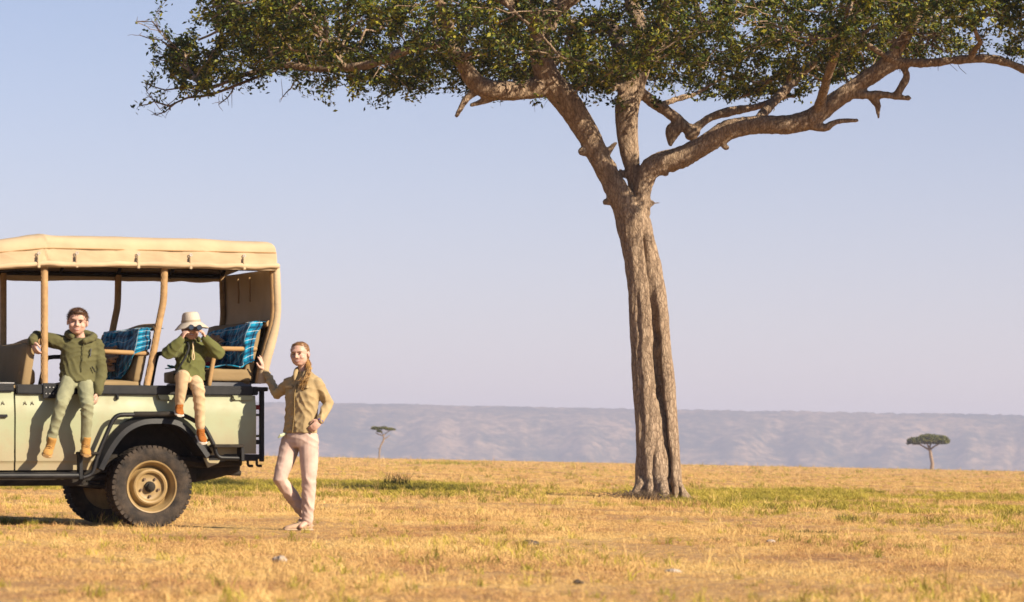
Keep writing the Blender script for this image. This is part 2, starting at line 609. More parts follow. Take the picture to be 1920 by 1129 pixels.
class Skeleton:
    def __init__(s):
        s.P = np.zeros((0, 3)); s.D = np.zeros((0, 3)); s.r = np.zeros(0)
    def add(s, P, r):
        D = np.gradient(P, axis=0)
        s.P = np.concatenate([s.P, P]); s.D = np.concatenate([s.D, D]); s.r = np.concatenate([s.r, r])
    def grow(s, targets, r0, r1, step, wob, rg, min_r=0.0, zbias=0.0, maxlen=99):
        """from the nearest wood to each target, nearest targets first"""
        d = np.array([np.min(np.linalg.norm(s.P - t_, axis=1)) for t_ in targets])
        out = []
        for k in np.argsort(d):
            t_ = targets[k]
            dd = s.P - t_
            cost = np.linalg.norm(dd, axis=1) + zbias * np.maximum(dd[:, 2], 0)
            cost = cost + np.where(s.r < min_r, 5, 0)
            m = int(np.argmin(cost))
            L = np.linalg.norm(dd[m])
            if L < 0.08 or L > maxlen:
                continue
            n = max(4, int(L / step) + 2)
            d0 = unit(s.D[m]) * 0.7 + unit(t_ - s.P[m]) + A(0, 0, 0.25)
            P = bezier_path(s.P[m], d0, t_, n, wob, rg)
            ra = min(r0 * (0.7 + 0.12 * L), s.r[m] * 0.8)
            r = np.linspace(max(ra, r1), r1, n)
            out.append((P, r))
            s.add(P[1:], r[1:])
        return out

# --- the big tree
tree = empty('umbrella_tree', tuple(at(1240, 937, TREE_Y) * A(1, 1, 0)))
TO = np.array(tree.location)
def T_(px, py, dy=0.0):
    return at(px, py, TREE_Y + dy) - TO
S = TREE_Y / (1920 * LENS / SENSOR)          # metres for one pixel of the photograph at the tree
trunk = Soup()
def wood(pts, sides=14, cap='round', soup=None, sub=3):
    """(px, py, depth, radius px) knots, interpolated smoothly"""
    K = np.array([[*T_(a, b_, c), d * S] for a, b_, c, d in pts])
    n = len(K)
    tt = np.linspace(0, n - 1, (n - 1) * sub + 1)
    out = []
    for x in tt:
        i = min(int(x), n - 2); f = x - i
        p0, p1, p2, p3 = K[max(i - 1, 0)], K[i], K[i + 1], K[min(i + 2, n - 1)]
        out.append(0.5 * (2 * p1 + (p2 - p0) * f + (2 * p0 - 5 * p1 + 4 * p2 - p3) * f * f + (3 * p1 - p0 - 3 * p2 + p3) * f ** 3))
    out = np.array(out)
    (soup or trunk).tube(out[:, :3], np.maximum(out[:, 3], 0.012), sides, cap)
    return out[:, :3], out[:, 3]
limbs = []
# fused stems of the trunk
wood([(1222, 962, 0.0, 33), (1222, 925, 0.0, 30), (1218, 850, 0, 27), (1214, 750, 0, 26.5), (1208, 650, 0, 26), (1204, 550, 0, 27), (1197, 470, 0, 30), (1187, 415, 0, 31), (1183, 388, 0.0, 24)], 20)
wood([(1262, 962, -0.04, 23), (1260, 930, -0.04, 20.5), (1256, 850, -0.03, 19), (1250, 750, -0.02, 18.5), (1242, 650, 0.0, 18), (1233, 560, 0.02, 18), (1222, 490, 0.05, 17), (1208, 430, 0.05, 14)], 16)
wood([(1240, 962, 0.42, 36), (1238, 900, 0.42, 33), (1230, 750, 0.40, 29), (1222, 600, 0.34, 27), (1205, 470, 0.1, 26), (1196, 415, 0.08, 24)], 18)
wood([(1242, 960, -0.22, 14), (1238, 915, -0.20, 12), (1232, 860, -0.16, 10), (1226, 800, -0.10, 8)], 12)
wood([(1204, 962, -0.1, 19), (1203, 920, -0.08, 15), (1204, 850, -0.05, 13), (1203, 760, -0.03, 12)], 12)
wood([(1275, 965, 0.0, 16), (1272, 925, 0.0, 11), (1266, 870, 0.0, 10)], 12)
for ax_, ay_, dd_ in ((1178, 944, -0.35), (1298, 945, -0.2), (1248, 952, -0.75), (1215, 950, -0.6), (1290, 935, 0.6), (1190, 930, 0.6)):
    wood([(1236 + (ax_ - 1236) * 0.45, 905, dd_ * 0.35, 15), (1236 + (ax_ - 1236) * 0.75, 930, dd_ * 0.7, 11), (ax_, ay_, dd_, 6), (ax_ + (ax_ - 1236) * 0.4, ay_ + 8, dd_ * 1.5, 3)], 10)
# left limb and its arms
limbs.append(wood([(1186, 415, -0.04, 27), (1163, 368, -0.06, 23), (1143, 330, -0.08, 20.5), (1119, 287, -0.1, 21), (1096, 240, -0.14, 22), (1062, 190, -0.2, 25), (1030, 150, -0.28, 24), (1016, 108, -0.35, 21), (1012, 62, -0.4, 20), (1035, 22, -0.5, 18), (1075, -8, -0.6, 15), (1120, -40, -0.8, 12)]))
limbs.append(wood([(1030, 160, -0.28, 20), (985, 168, -0.35, 19), (935, 170, -0.5, 19), (895, 158, -0.6, 18), (868, 120, -0.7, 14), (845, 85, -0.9, 12), (838, 40, -1.1, 11), (820, -10, -1.4, 9)]))
limbs.append(wood([(1030, 45, -0.42, 15), (990, 20, -0.5, 13), (950, 2, -0.6, 11), (900, -20, -0.8, 9)]))
wood([(905, 165, -0.55, 9), (880, 180, -0.6, 7), (868, 195, -0.62, 5.5), (856, 217, -0.65, 4)], 8)
wood([(930, 182, -0.5, 8), (905, 190, -0.5, 6), (884, 197, -0.5, 4.5)], 8)
wood([(1104, 283, -0.05, 10), (1092, 284, -0.2, 9)], 8)
wood([(1140, 285, -0.05, 8), (1150, 272, -0.05, 5), (1157, 268, -0.05, 2)], 8)
wood([(1148, 375, 0, 10), (1136, 379, -0.05, 5)], 8)
wood([(1215, 382, 0.0, 8), (1228, 381, 0, 4), (1236, 380, 0, 3)], 8)
# middle limb
limbs.append(wood([(1198, 395, 0.1, 17), (1190, 345, 0.13, 13.5), (1186, 320, 0.14, 15), (1178, 270, 0.16, 20), (1176, 215, 0.2, 22), (1188, 165, 0.3, 20), (1204, 120, 0.4, 17), (1206, 70, 0.6, 15), (1190, 20, 0.8, 14), (1170, -40, 1.0, 12)]))
wood([(1162, 230, 0.18, 9), (1163, 190, 0.15, 9), (1170, 165, 0.12, 8), (1185, 148, 0.12, 8), (1196, 143, 0.15, 7)], 10)
wood([(1168, 165, 0.15, 7), (1155, 160, 0.12, 6), (1151, 168, 0.1, 4)], 8)
limbs.append(wood([(1196, 170, 0.3, 11), (1222, 190, 0.4, 11), (1248, 207, 0.45, 10.5), (1268, 222, 0.5, 11), (1284, 238, 0.5, 10), (1300, 246, 0.5, 13)], 10))
wood([(1274, 230, 0.5, 11), (1262, 246, 0.5, 15), (1258, 262, 0.48, 8), (1257, 271, 0.48, 4)], 10)
limbs.append(wood([(1296, 252, 0.5, 12), (1310, 236, 0.55, 8), (1335, 219, 0.6, 8), (1375, 208, 0.7, 9), (1420, 200, 0.9, 7), (1470, 182, 1.2, 6), (1490, 180, 1.3, 4)], 10))
limbs.append(wood([(1236, 200, 0.42, 7), (1262, 188, 0.6, 6), (1300, 178, 0.9, 5)], 8))
wood([(1172, 330, 0.1, 7), (1164, 322, 0.08, 5), (1163, 333, 0.05, 3)], 8)
# right limb
limbs.append(wood([(1201, 400, 0.0, 20), (1206, 345, 0.0, 18), (1220, 316, -0.03, 21), (1245, 304, -0.06, 21), (1280, 294, -0.1, 21), (1320, 272, -0.15, 19.5), (1365, 244, -0.2, 19), (1420, 234, -0.25, 18), (1475, 234, -0.3, 18), (1520, 222, -0.35, 18), (1565, 190, -0.4, 17), (1610, 158, -0.5, 16), (1650, 132, -0.6, 15), (1690, 118, -0.7, 10), (1740, 118, -0.8, 8), (1800, 112, -0.9, 8), (1870, 112, -1.0, 8), (1940, 140, -1.1, 6)]))
limbs.append(wood([(1648, 132, -0.6, 14), (1668, 112, -0.65, 15), (1690, 80, -0.8, 11), (1710, 45, -1.0, 10), (1740, 5, -1.2, 8), (1790, -40, -1.5, 6)]))
wood([(1520, 232, -0.35, 12), (1545, 240, -0.38, 7.5), (1570, 228, -0.4, 6), (1606, 226, -0.42, 4.5)], 8)
wood([(1600, 176, -0.5, 10), (1628, 178, -0.55, 8), (1660, 178, -0.6, 7), (1690, 183, -0.62, 5.5), (1704, 184, -0.62, 5)], 10)
wood([(1632, 180, -0.55, 8), (1645, 195, -0.55, 7), (1646, 210, -0.55, 4), (1647, 220, -0.55, 2.5)], 8)
wood([(1680, 180, -0.6, 8), (1692, 160, -0.62, 8), (1700, 140, -0.65, 7), (1685, 118, -0.75, 5), (1660, 105, -0.8, 5), (1630, 85, -0.85, 5), (1617, 70, -0.85, 4.5), (1632, 52, -0.85, 4), (1660, 48, -0.85, 3)], 8)
wood([(1352, 256, -0.2, 8), (1358, 275, -0.2, 5), (1364, 277, -0.2, 3)], 8)
wood([(1235, 318, -0.05, 9), (1250, 326, -0.08, 5)], 8)
# limbs towards and away from the viewer, mostly above the frame
limbs.append(wood([(1176, 230, 0.2, 17), (1170, 150, 0.9, 15), (1150, 60, 2.0, 13), (1100, 40, 3.6, 10), (1060, 60, 5.2, 7)]))
limbs.append(wood([(1200, 130, 0.4, 14), (1240, 40, -0.6, 12), (1290, -80, -2.2, 10), (1330, -200, -4.0, 7)]))
limbs.append(wood([(1014, 70, -0.4, 14), (960, -40, -1.6, 11), (905, -95, -3.0, 8), (860, -110, -4.2, 5)]))
limbs.append(wood([(845, 80, -0.9, 10), (770, 92, -0.6, 9), (690, 122, -0.2, 8), (600, 128, 0.2, 7.5), (530, 122, 0.4, 6), (460, 140, 0.4, 4.5), (400, 165, 0.3, 3.4)]))
limbs.append(wood([(1420, 226, 0.2, 10), (1480, 160, 1.2, 9), (1560, 90, 2.8, 8), (1620, 70, 4.4, 6)]))
limbs.append(wood([(1204, 90, 0.5, 12), (1300, 60, 1.4, 10), (1400, 20, 2.0, 8), (1500, -20, 2.4, 6)]))
limbs.append(wood([(1530, 215, -0.35, 10), (1560, 120, -1.4, 8), (1600, 0, -3.0, 7), (1650, -100, -4.4, 5)]))
tm = trunk.blob('trunk', 0.026, 1)
V, NN = get_co(tm), get_no(tm)
q = V * A(5.5, 5.5, 0.9)
d = 0.020 * fbm(q, 3, 2) + 0.014 * (np.abs(fbm(V * A(11, 11, 1.6), 2, 6)) - 0.4) * 1.5
d = d * np.where(V[:, 2] < 6.3, 1.0, 0.55)
# deep fissures between the fused stems, on the weather side
def fissure(knots, width, depth):
    global d
    K = np.array([T_(a, b_) for a, b_ in knots])
    o_ = np.argsort(K[:, 2])
    gx_ = np.interp(V[:, 2], K[o_, 2], K[o_, 0])
    inr = smooth01((V[:, 2] - K[:, 2].min()) / 0.15) * smooth01((K[:, 2].max() - V[:, 2]) / 0.5)
    wob = 0.02 * vnoise(np.stack([V[:, 2] * 4, V[:, 2] * 0, V[:, 2] * 0], 1), 17)
    d = d - depth * np.exp(-((V[:, 0] - gx_ - wob) / width) ** 2) * inr * (V[:, 1] < 0.12)
fissure([(1206, 420), (1218, 493), (1227, 592), (1231, 650), (1239, 738), (1244, 808), (1255, 860), (1257, 960)], 0.038, 0.16)
fissure([(1230, 815), (1226, 860), (1221, 960)], 0.025, 0.07)
fissure([(1271, 870), (1272, 960)], 0.022, 0.06)
fissure([(1195, 520), (1196, 600), (1203, 800), (1207, 960)], 0.03, 0.03)
set_co(tm, V + NN * d[:, None])
obj('trunk', tm, BARK, tree)

sk = Skeleton()
for P, r in limbs:
    # resample along the limb
    seg = np.concatenate([[0], np.cumsum(np.linalg.norm(np.diff(P, axis=0), axis=1))])
    n = max(3, int(seg[-1] / 0.15))
    tt = np.linspace(0, seg[-1], n)
    Q = np.stack([np.interp(tt, seg, P[:, k]) for k in range(3)], 1)
    rr = np.interp(tt, seg, r)
    k = Q[:, 2] > 7.15
    if k.sum() > 2:
        sk.add(Q[k], rr[k])
CRX, CRY, CCX = 9.7, 7.0, -0.15          # crown half widths and centre relative to the trunk
def crown_bottom(x, y):
    xs = np.array([-9.9, -9.2, -7.4, -5.4, -2.9, -1.2, 0.6, 2.1, 3.6, 4.6, 6.0, 9.5])
    zs = np.array([7.75, 7.60, 7.70, 7.62, 7.62, 7.50, 7.42, 7.40, 7.85, 8.25, 8.45, 8.5])
    z = np.interp(x, xs, zs)
    z = z + np.where(y > 0, 0.135 * y, 0.02 * -y)
    z = z + 0.28 * vnoise(np.stack([x * 0.9, y * 0.9, x * 0], 1), 45)
    return z
def crown_top(x, y):
    q = ((x - CCX) / CRX) ** 2 + (y / CRY) ** 2
    return 8.75 + 2.35 * np.sqrt(np.maximum(1 - q, 0)) + 0.35 * np.sin(x * 1.3 + 1) * np.cos(y * 1.1)
def crown_points(n, rg, low=0.45):
    out = []
    while len(out) < n:
        x = rg.uniform(-CRX, CRX, 4000) + CCX
        y = rg.uniform(-CRY, CRY, 4000)
        edge = 1 + 0.10 * np.sin(np.arctan2(y, x) * 5 + 1.0) + 0.06 * np.sin(np.arctan2(y, x) * 11)
        ok = ((x - CCX) / CRX) ** 2 + (y / CRY) ** 2 < edge ** 2 * 0.98
        zb, zt = crown_bottom(x, y), crown_top(x, y)
        u = rg.uniform(0, 1, 4000) ** (1 / (1 - low * 0.5)) if False else rg.uniform(0, 1, 4000)
        z = zb + np.maximum(zt - zb, 0.5) * u
        P = np.stack([x, y, z], 1)[ok]
        # gaps: clumps of foliage with air between
        c = fbm(P * A(0.75, 0.75, 1.1), 2, 41)
        out += list(P[c > -0.10 + 0.18 * rg.normal(size=len(P))])
    return np.array(out[:n])
rgt = np.random.default_rng(11)
br1 = sk.grow(crown_points(150, rgt), 0.075, 0.022, 0.35, 0.018, rgt, 0.03, 0.4)
br2 = sk.grow(crown_points(950, rgt), 0.026, 0.009, 0.25, 0.03, rgt, 0.012, 0.3)
tips = [T_(262, 200, 0.3), T_(275, 172, 0.3), T_(258, 42, 0.2), T_(300, 205, 0.4), T_(330, 185, 0.3)]
br2 += sk.grow(np.array(tips), 0.03, 0.008, 0.2, 0.03, rgt, 0.008)
fr_ = [T_(rgt.uniform(285, 500), rgt.uniform(118, 188), rgt.uniform(-0.3, 0.9)) for _ in range(46)] + [T_(rgt.uniform(560, 1180), rgt.uniform(150, 200), rgt.uniform(-0.6, 1.6)) for _ in range(70)]
tg3 = np.concatenate([crown_points(5600, rgt), np.array(fr_)])
br3 = sk.grow(tg3, 0.011, 0.004, 0.18, 0.05, rgt, 0.006, 0.0, 2.2)
V1, F1 = many_tubes(br1, 7)
V2, F2 = many_tubes(br2, 5)
bo = obj('branches', mesh_fast('branches', np.concatenate([V1, V2]), [np.concatenate([F1, F2 + len(V1)])]), BARK, tree)
bo['kind'] = 'stuff'
# hanging bare twigs and thorns
hang = []
for kn in ([(520, 132, 3.2), (450, 156, 3.0), (400, 178, 2.6), (352, 184, 2.2), (318, 196, 1.8), (288, 192, 1.4), (262, 198, 1.0)],
           [(400, 178, 2.2), (352, 164, 1.8), (310, 168, 1.4), (272, 156, 1.0)], [(330, 192, 1.6), (312, 208, 1.3), (292, 216, 0.9)],
           [(352, 165, 1.4), (332, 148, 1.1), (318, 140, 0.8)], [(440, 160, 1.6), (428, 182, 1.2), (410, 196, 0.8)],
           [(560, 140, 1.6), (545, 165, 1.2), (530, 182, 0.8)], [(300, 60, 1.6), (285, 42, 1.3), (256, 40, 0.9)], [(330, 90, 1.6), (300, 76, 1.3), (262, 66, 0.9)]):
    K = np.array([T_(a, b_, 0.35) for a, b_, r_ in kn])
    Q = np.concatenate([K[i] * (1 - f) + K[i + 1] * f + rgt.normal(size=(1, 3)) * 0.012 for i in range(len(K) - 1) for f in (np.array([[0.0]]), np.array([[0.5]]))] + [K[-1:]])
    hang.append((Q, np.interp(np.linspace(0, len(kn) - 1, len(Q)), range(len(kn)), [r_ * S for a, b_, r_ in kn])))
    for k in range(10):
        i = rgt.integers(len(Q))
        e = Q[i] + rgt.normal(size=3) * A(0.10, 0.08, 0.09)
        hang.append((bezier_path(Q[i], e - Q[i], e, 4, 0.04, rgt), np.linspace(0.006, 0.003, 4)))
for k in range(90):
    P, r = br2[rgt.integers(len(br2))]
    a = P[rgt.integers(len(P) // 2, len(P))]
    e = a + A(rgt.normal() * 0.3, rgt.normal() * 0.3, -rgt.uniform(0.15, 0.7))
    if a[2] < 9.5:
        hang.append((bezier_path(a, A(rgt.normal(), rgt.normal(), 0.2), e, 7, 0.05, rgt), np.linspace(0.008, 0.003, 7)))
for c in ((1700, 60, -1.1), (1640, 20, -1.0), (1745, 70, -1.0), (715, 30, -1.3), (1320, 40, -1.5)):
    for k in range(9):
        a = T_(*c) + rgt.normal(size=3) * 0.12
        e = a + A(rgt.normal() * 0.55, rgt.normal() * 0.2, -rgt.uniform(0.1, 0.75))
        hang.append((bezier_path(a, A(rgt.normal(), rgt.normal(), 0.4), e, 8, 0.05, rgt), np.linspace(0.014, 0.004, 8)))
V3, F3 = many_tubes(br3 + hang, 4)
to = obj('twigs', mesh_fast('twigs', V3, [F3]), TWIG, tree)
to['kind'] = 'stuff'
LP = []
for P, r in br3:
    n = rgt.integers(17, 42)
    t_ = rgt.uniform(0.15, 1.0, n) * (len(P) - 1)
    i = np.minimum(t_.astype(int), len(P) - 2)
    f = (t_ - i)[:, None]
    LP.append(P[i] * (1 - f) + P[i + 1] * f + rgt.normal(size=(n, 3)) * 0.055)
for P, r in br2:
    n = 12
    LP.append(P[rgt.integers(len(P) // 2, len(P), n)] + rgt.normal(size=(n, 3)) * 0.05)
LP = np.concatenate(LP)
VL, FL = leaf_faces(LP, 0.09, rgt, 0.52)
lo_ = obj('crown', mesh_fast('crown', VL, [FL], False), LEAF, tree)
lo_['kind'] = 'stuff'
tag(tree, 'huge umbrella-crowned tree with furrowed leaning trunk forking into three limbs', 'tree')

# --- two small trees far out on the plain
FARLEAF = leaf_mat('savanna_leaf', [(0.25, (0.060, 0.075, 0.016)), (0.50, (0.12, 0.13, 0.026)), (0.75, (0.24, 0.22, 0.05))])
def far_tree(name, label, px, base_py, Y, stems, pads, leafn, leafsize, seed, gr):
    o = empty(name)
    base = at(px, base_py, Y)
    base[2] = land(base[0], base[1])
    o.location = base
    rg = np.random.default_rng(seed)
    s = Y / (1920 * LENS / SENSOR)
    tr = Soup()
    for pts in stems:
        tr.tube([A(a * s, dy, b_ * s) for a, b_, dy, r in pts], [r * s for a, b_, dy, r in pts], 8, 'round')
    tr.build('trunk', BARK, o)
    P = []
    for cx, cz, dy, rx, ry, rz, w in pads:
        n = int(leafn * w)
        u = rg.normal(size=(n, 3)); u /= np.linalg.norm(u, axis=1)[:, None]
        u *= rg.uniform(0.3, 1, n)[:, None] ** 0.5
        u[:, 2] = np.where(u[:, 2] < 0, u[:, 2] * 0.45, u[:, 2])
        q = A(cx * s, dy, cz * s) + u * A(rx * s, ry, rz * s)
        q = q[fbm(q * 0.9, 2, seed) > -0.5]
        P.append(q)
    P = np.concatenate(P)
    V, F = leaf_faces(P, leafsize, rg, 0.6)
    c = obj('crown', mesh_fast('crown', V, [F], False), FARLEAF, o)
    c['kind'] = 'stuff'
    tag(o, label, 'tree', gr)
far_tree('acacia_tree', 'small distant flat-topped tree with a dense wide dark crown', 1747, 880, 600,
    [[(0, -2, 0, 4.2), (1, 12, 0, 3.4), (-2, 26, 0, 3.0), (-4, 38, 0, 2.8), (-7, 44, 0, 2.2)],
     [(-5, 37, 0, 1.8), (-14, 42, 0, 1.5), (-28, 50, 0, 1.1)], [(-4, 38, 0, 1.8), (4, 44, 0, 1.4), (18, 52, 0, 1.0)],
     [(-4, 40, 0, 1.6), (-2, 50, 1, 1.2)], [(-6, 42, 0, 1.4), (-12, 50, -1, 1.0)]],
    [(-26, 52, 0, 23, 2.0, 9, 0.8), (-6, 55, 0, 24, 2.6, 12, 1.2), (15, 54, 0, 17, 2.2, 11, 0.9), (2, 54, 1.4, 26, 2.0, 9, 0.7), (-40, 49, 0, 9, 1.0, 4, 0.2)], 9000, 0.30, 5, 'small trees far out on the plain')
far_tree('acacia_tree', 'small distant tree with thin bent trunk and sparse ragged crown', 711, 866, 480,
    [[(0, -3, 0, 1.6), (0, 14, 0, 1.5), (2, 26, 0, 1.5), (7, 35, 0, 1.7), (8, 42, 0, 1.4), (6, 48, 0, 1.0), (0, 53, 0, 0.8)],
     [(8, 38, 0, 1.1), (14, 42, 0, 0.8), (19, 46, 0, 0.5)], [(7, 44, 0, 0.9), (-4, 48, 0.3, 0.8), (-8, 50, 0.3, 0.5)],
     [(7, 45, 0, 0.9), (14, 52, 0.2, 0.7), (22, 56, 0.3, 0.4)], [(6, 48, 0, 0.8), (-6, 56, 0, 0.5)], [(0, 18, 0, 0.7), (-3, 22, 0, 0.4)]],
    [(-8, 58, 0, 9, 0.9, 3.4, 0.6), (6, 59, 0.2, 9, 0.9, 3.2, 0.5), (20, 57, 0, 10, 0.9, 2.8, 0.5), (-1, 53, 0, 5, 0.6, 2.0, 0.2)], 1500, 0.20, 6, 'small trees far out on the plain')
# ------------------------------------------------------------------ grass
def blade_mesh(name, rg, n, h0, h1, radius, width, lean, droop=0.35):
    V, F3, F4 = [], [], []
    k = 0
    for _ in range(n):
        a = rg.uniform(0, 2 * math.pi)
        rr = radius * math.sqrt(rg.uniform(0, 1))
        b0 = A(math.cos(a) * rr, math.sin(a) * rr, -0.012)
        da = rg.uniform(0, 2 * math.pi)
        ln = abs(rg.normal()) * lean
        d = unit(A(math.cos(da) * ln, math.sin(da) * ln, 1))
        h = rg.uniform(h0, h1)
        w = width * rg.uniform(0.6, 1.4)
        fa = rg.uniform(0, 2 * math.pi)
        s = unit(np.cross(d, A(math.cos(fa), math.sin(fa), 0.1))) * w * 0.5
        mid = b0 + d * h * 0.55
        tip = b0 + d * h + A(math.cos(da), math.sin(da), -0.6) * h * droop * rg.uniform(0.2, 1)
        tip[2] = max(tip[2], 0.004)
        V += [b0 - s, b0 + s, mid + s * 0.8, mid - s * 0.8, tip]
        F4.append((k, k + 1, k + 2, k + 3)); F3.append((k + 3, k + 2, k + 4))
        k += 5
    return mesh_fast(name, V, [np.array(F4), np.array(F3)], True)

def grass_mat(name, stops, trans=0.25, patch=True):
    m, nt, b = new_mat(name)
    geo = N(nt, 'ShaderNodeNewGeometry')
    oi = N(nt, 'ShaderNodeObjectInfo')
    pf = ground_colours(nt, geo.outputs['Position'])
    a1 = N(nt, 'ShaderNodeMath', operation='MULTIPLY_ADD'); a1.inputs[1].default_value = 0.22
    nt.links.new(geo.outputs['Random Per Island'], a1.inputs[0])
    a2 = N(nt, 'ShaderNodeMath', operation='MULTIPLY_ADD'); a2.inputs[1].default_value = 0.22; a2.inputs[2].default_value = -0.22
    nt.links.new(oi.outputs['Random'], a2.inputs[0])
    a3 = N(nt, 'ShaderNodeMath', operation='ADD')
    nt.links.new(a2.outputs[0], a3.inputs[0]); nt.links.new(pf, a3.inputs[1])
    nt.links.new(a3.outputs[0], a1.inputs[2])
    col = ramp(nt, a1.outputs[0], stops)
    nt.links.new(col, b.inputs['Base Color'])
    b.inputs['Roughness'].default_value = 0.65
    b.inputs['Specular IOR Level'].default_value = 0.2
    tr = N(nt, 'ShaderNodeBsdfTranslucent'); nt.links.new(col, tr.inputs['Color'])
    ms = N(nt, 'ShaderNodeMixShader'); ms.inputs[0].default_value = trans
    nt.links.new(b.outputs[0], ms.inputs[1]); nt.links.new(tr.outputs[0], ms.inputs[2])
    nt.links.new(ms.outputs[0], nt.nodes['Material Output'].inputs['Surface'])
    return m

DRY = grass_mat('dry_grass', [(0.26, (0.42, 0.21, 0.095)), (0.40, (0.59, 0.355, 0.145)), (0.54, (0.70, 0.455, 0.172)), (0.70, (0.77, 0.54, 0.218)), (0.85, (0.74, 0.56, 0.27))])
GREEN = grass_mat('green_grass', [(0.30, (0.15, 0.14, 0.025)), (0.48, (0.33, 0.28, 0.04)), (0.66, (0.54, 0.42, 0.075)), (0.85, (0.68, 0.51, 0.15))])

def scatter(name, label, protos, material, P, kind, scale, seed):
    """one object: tufts of grass instanced on the points P"""
    me = bpy.data.meshes.new(name)
    me.vertices.add(len(P))
    me.vertices.foreach_set('co', np.asarray(P, np.float32).ravel())
    for nm, tp, val in (('pick', 'INT', kind), ('size', 'FLOAT', scale)):
        at_ = me.attributes.new(nm, tp, 'POINT')
        at_.data.foreach_set('value', np.asarray(val, np.int32 if tp == 'INT' else np.float32))
    o = bpy.data.objects.new(name, me)
    C.objects.link(o)
    ng = bpy.data.node_groups.new(name + '_nodes', 'GeometryNodeTree')
    ng.interface.new_socket('Geometry', in_out='INPUT', socket_type='NodeSocketGeometry')
    ng.interface.new_socket('Geometry', in_out='OUTPUT', socket_type='NodeSocketGeometry')
    gi, go = ng.nodes.new('NodeGroupInput'), ng.nodes.new('NodeGroupOutput')
    join = ng.nodes.new('GeometryNodeJoinGeometry')
    for pm in reversed(protos):
        pm.materials.append(material)
        po = bpy.data.objects.new(name + '_tuft', pm)
        oi = ng.nodes.new('GeometryNodeObjectInfo')
        oi.inputs['Object'].default_value = po
        oi.inputs['As Instance'].default_value = True
        ng.links.new(oi.outputs['Geometry'], join.inputs[0])
    ip = ng.nodes.new('GeometryNodeInstanceOnPoints')
    ip.inputs['Pick Instance'].default_value = True
    a1 = ng.nodes.new('GeometryNodeInputNamedAttribute'); a1.data_type = 'INT'; a1.inputs['Name'].default_value = 'pick'
    a2 = ng.nodes.new('GeometryNodeInputNamedAttribute'); a2.data_type = 'FLOAT'; a2.inputs['Name'].default_value = 'size'
    rv = ng.nodes.new('FunctionNodeRandomValue'); rv.data_type = 'FLOAT_VECTOR'
    rv.inputs[0].default_value = (-0.1, -0.1, 0); rv.inputs[1].default_value = (0.1, 0.1, 6.283)
    rv.inputs['Seed'].default_value = seed
    ng.links.new(gi.outputs[0], ip.inputs['Points'])
    ng.links.new(join.outputs[0], ip.inputs['Instance'])
    ng.links.new(a1.outputs['Attribute'], ip.inputs['Instance Index'])
    ng.links.new(rv.outputs[0], ip.inputs['Rotation'])
    ng.links.new(a2.outputs['Attribute'], ip.inputs['Scale'])
    ng.links.new(ip.outputs[0], go.inputs[0])
    md = o.modifiers.new('tufts', 'NODES')
    md.node_group = ng
    tag(o, label, 'grass', kind='stuff')
    return o

rgg = np.random.default_rng(23)
zones = [(10.5, 20, 170, 2.2), (20, 34, 150, 2.5), (34, 75, 62, 3.0), (75, 190, 9.0, 6.0), (190, 660, 0.75, 14.0)]
PX, PY, PS = [], [], []
for y0, y1, dens, mar in zones:
    w1 = 0.2 * y1 + mar
    n = int((y1 - y0) * 2 * w1 * dens)
    y = rgg.uniform(y0, y1, n); x = rgg.uniform(-w1, w1, n)
    k = np.abs(x) < 0.2 * y + mar
    PX.append(x[k]); PY.append(y[k])
    PS.append(np.full(k.sum(), {10.5: 1.0, 20: 1.0, 34: 1.35, 75: 2.3, 190: 5.0}[y0]))
PX, PY, PS = np.concatenate(PX), np.concatenate(PY), np.concatenate(PS)
q = np.stack([PX, PY * 0.6, PX * 0], 1)
thick = fbm(q * 0.8, 3, 51)                      # where the sward is thick or worn
def zone(x, y, x0, x1, y0, y1, s):
    return smooth01((x - x0) / s + 0.5) * smooth01((x1 - x) / s + 0.5) * smooth01((y - y0) / (s * 6) + 0.5) * smooth01((y1 - y) / (s * 6) + 0.5)
gp = 0.035 + 0.62 * zone(PX, PY, 3.2, 40, 40, 76, 3) + 0.95 * zone(PX, PY, -16, -1.2, 50, 74, 2.0) + 0.12 * zone(PX, PY, -1, 2.5, 48, 66, 3)
gp += 0.55 * zone(PX, PY, -8, -4.5, 24.2, 26.4, 1.0) * (thick > 0)
gp += 0.7 * zone(PX, PY, -10, -3.5, 240, 330, 6)
gp = gp * np.clip(0.55 + 1.1 * fbm(q * 0.6, 3, 77), 0.04, 1.3)
isg = rgg.uniform(size=len(PX)) < gp
# worn out where the wheels stand
keep = rgg.uniform(size=len(PX)) < np.clip(0.88 + 0.5 * thick, 0.5, 1)
size = PS * (0.75 + 0.35 * np.clip(thick, -0.8, 1.2)) * rgg.uniform(0.7, 1.35, len(PX))
PZ = land(PX, PY)
P = np.stack([PX, PY, PZ], 1)
dry_protos = [blade_mesh('dry_tuft', rgg, 36, 0.015, 0.055, 0.095, 0.0038, 1.6) for _ in range(4)] \
    + [blade_mesh('dry_tuft', rgg, 24, 0.03, 0.09, 0.06, 0.0036, 0.8) for _ in range(3)] \
    + [blade_mesh('straw_tuft', rgg, 9, 0.10, 0.24, 0.05, 0.0034, 0.35, 0.2)]
green_protos = [blade_mesh('green_tuft', rgg, 22, 0.05, 0.13, 0.07, 0.006, 0.6) for _ in range(3)] + [blade_mesh('green_tuft', rgg, 16, 0.10, 0.20, 0.05, 0.006, 0.35)]
kd = rgg.choice(8, len(PX), p=[0.2, 0.2, 0.19, 0.19, 0.07, 0.07, 0.07, 0.01])
far = PY > 75
size = np.where(PY < 34, size * 0.88, size)
size = np.where(far, size * 0.8, size)
m = keep & ~isg
scatter('dry_grass', 'short dry golden grass covering the plain', dry_protos, DRY, P[m], kd[m], size[m], 3)
m = isg
kg = rgg.choice(4, len(PX), p=[0.3, 0.3, 0.25, 0.15])
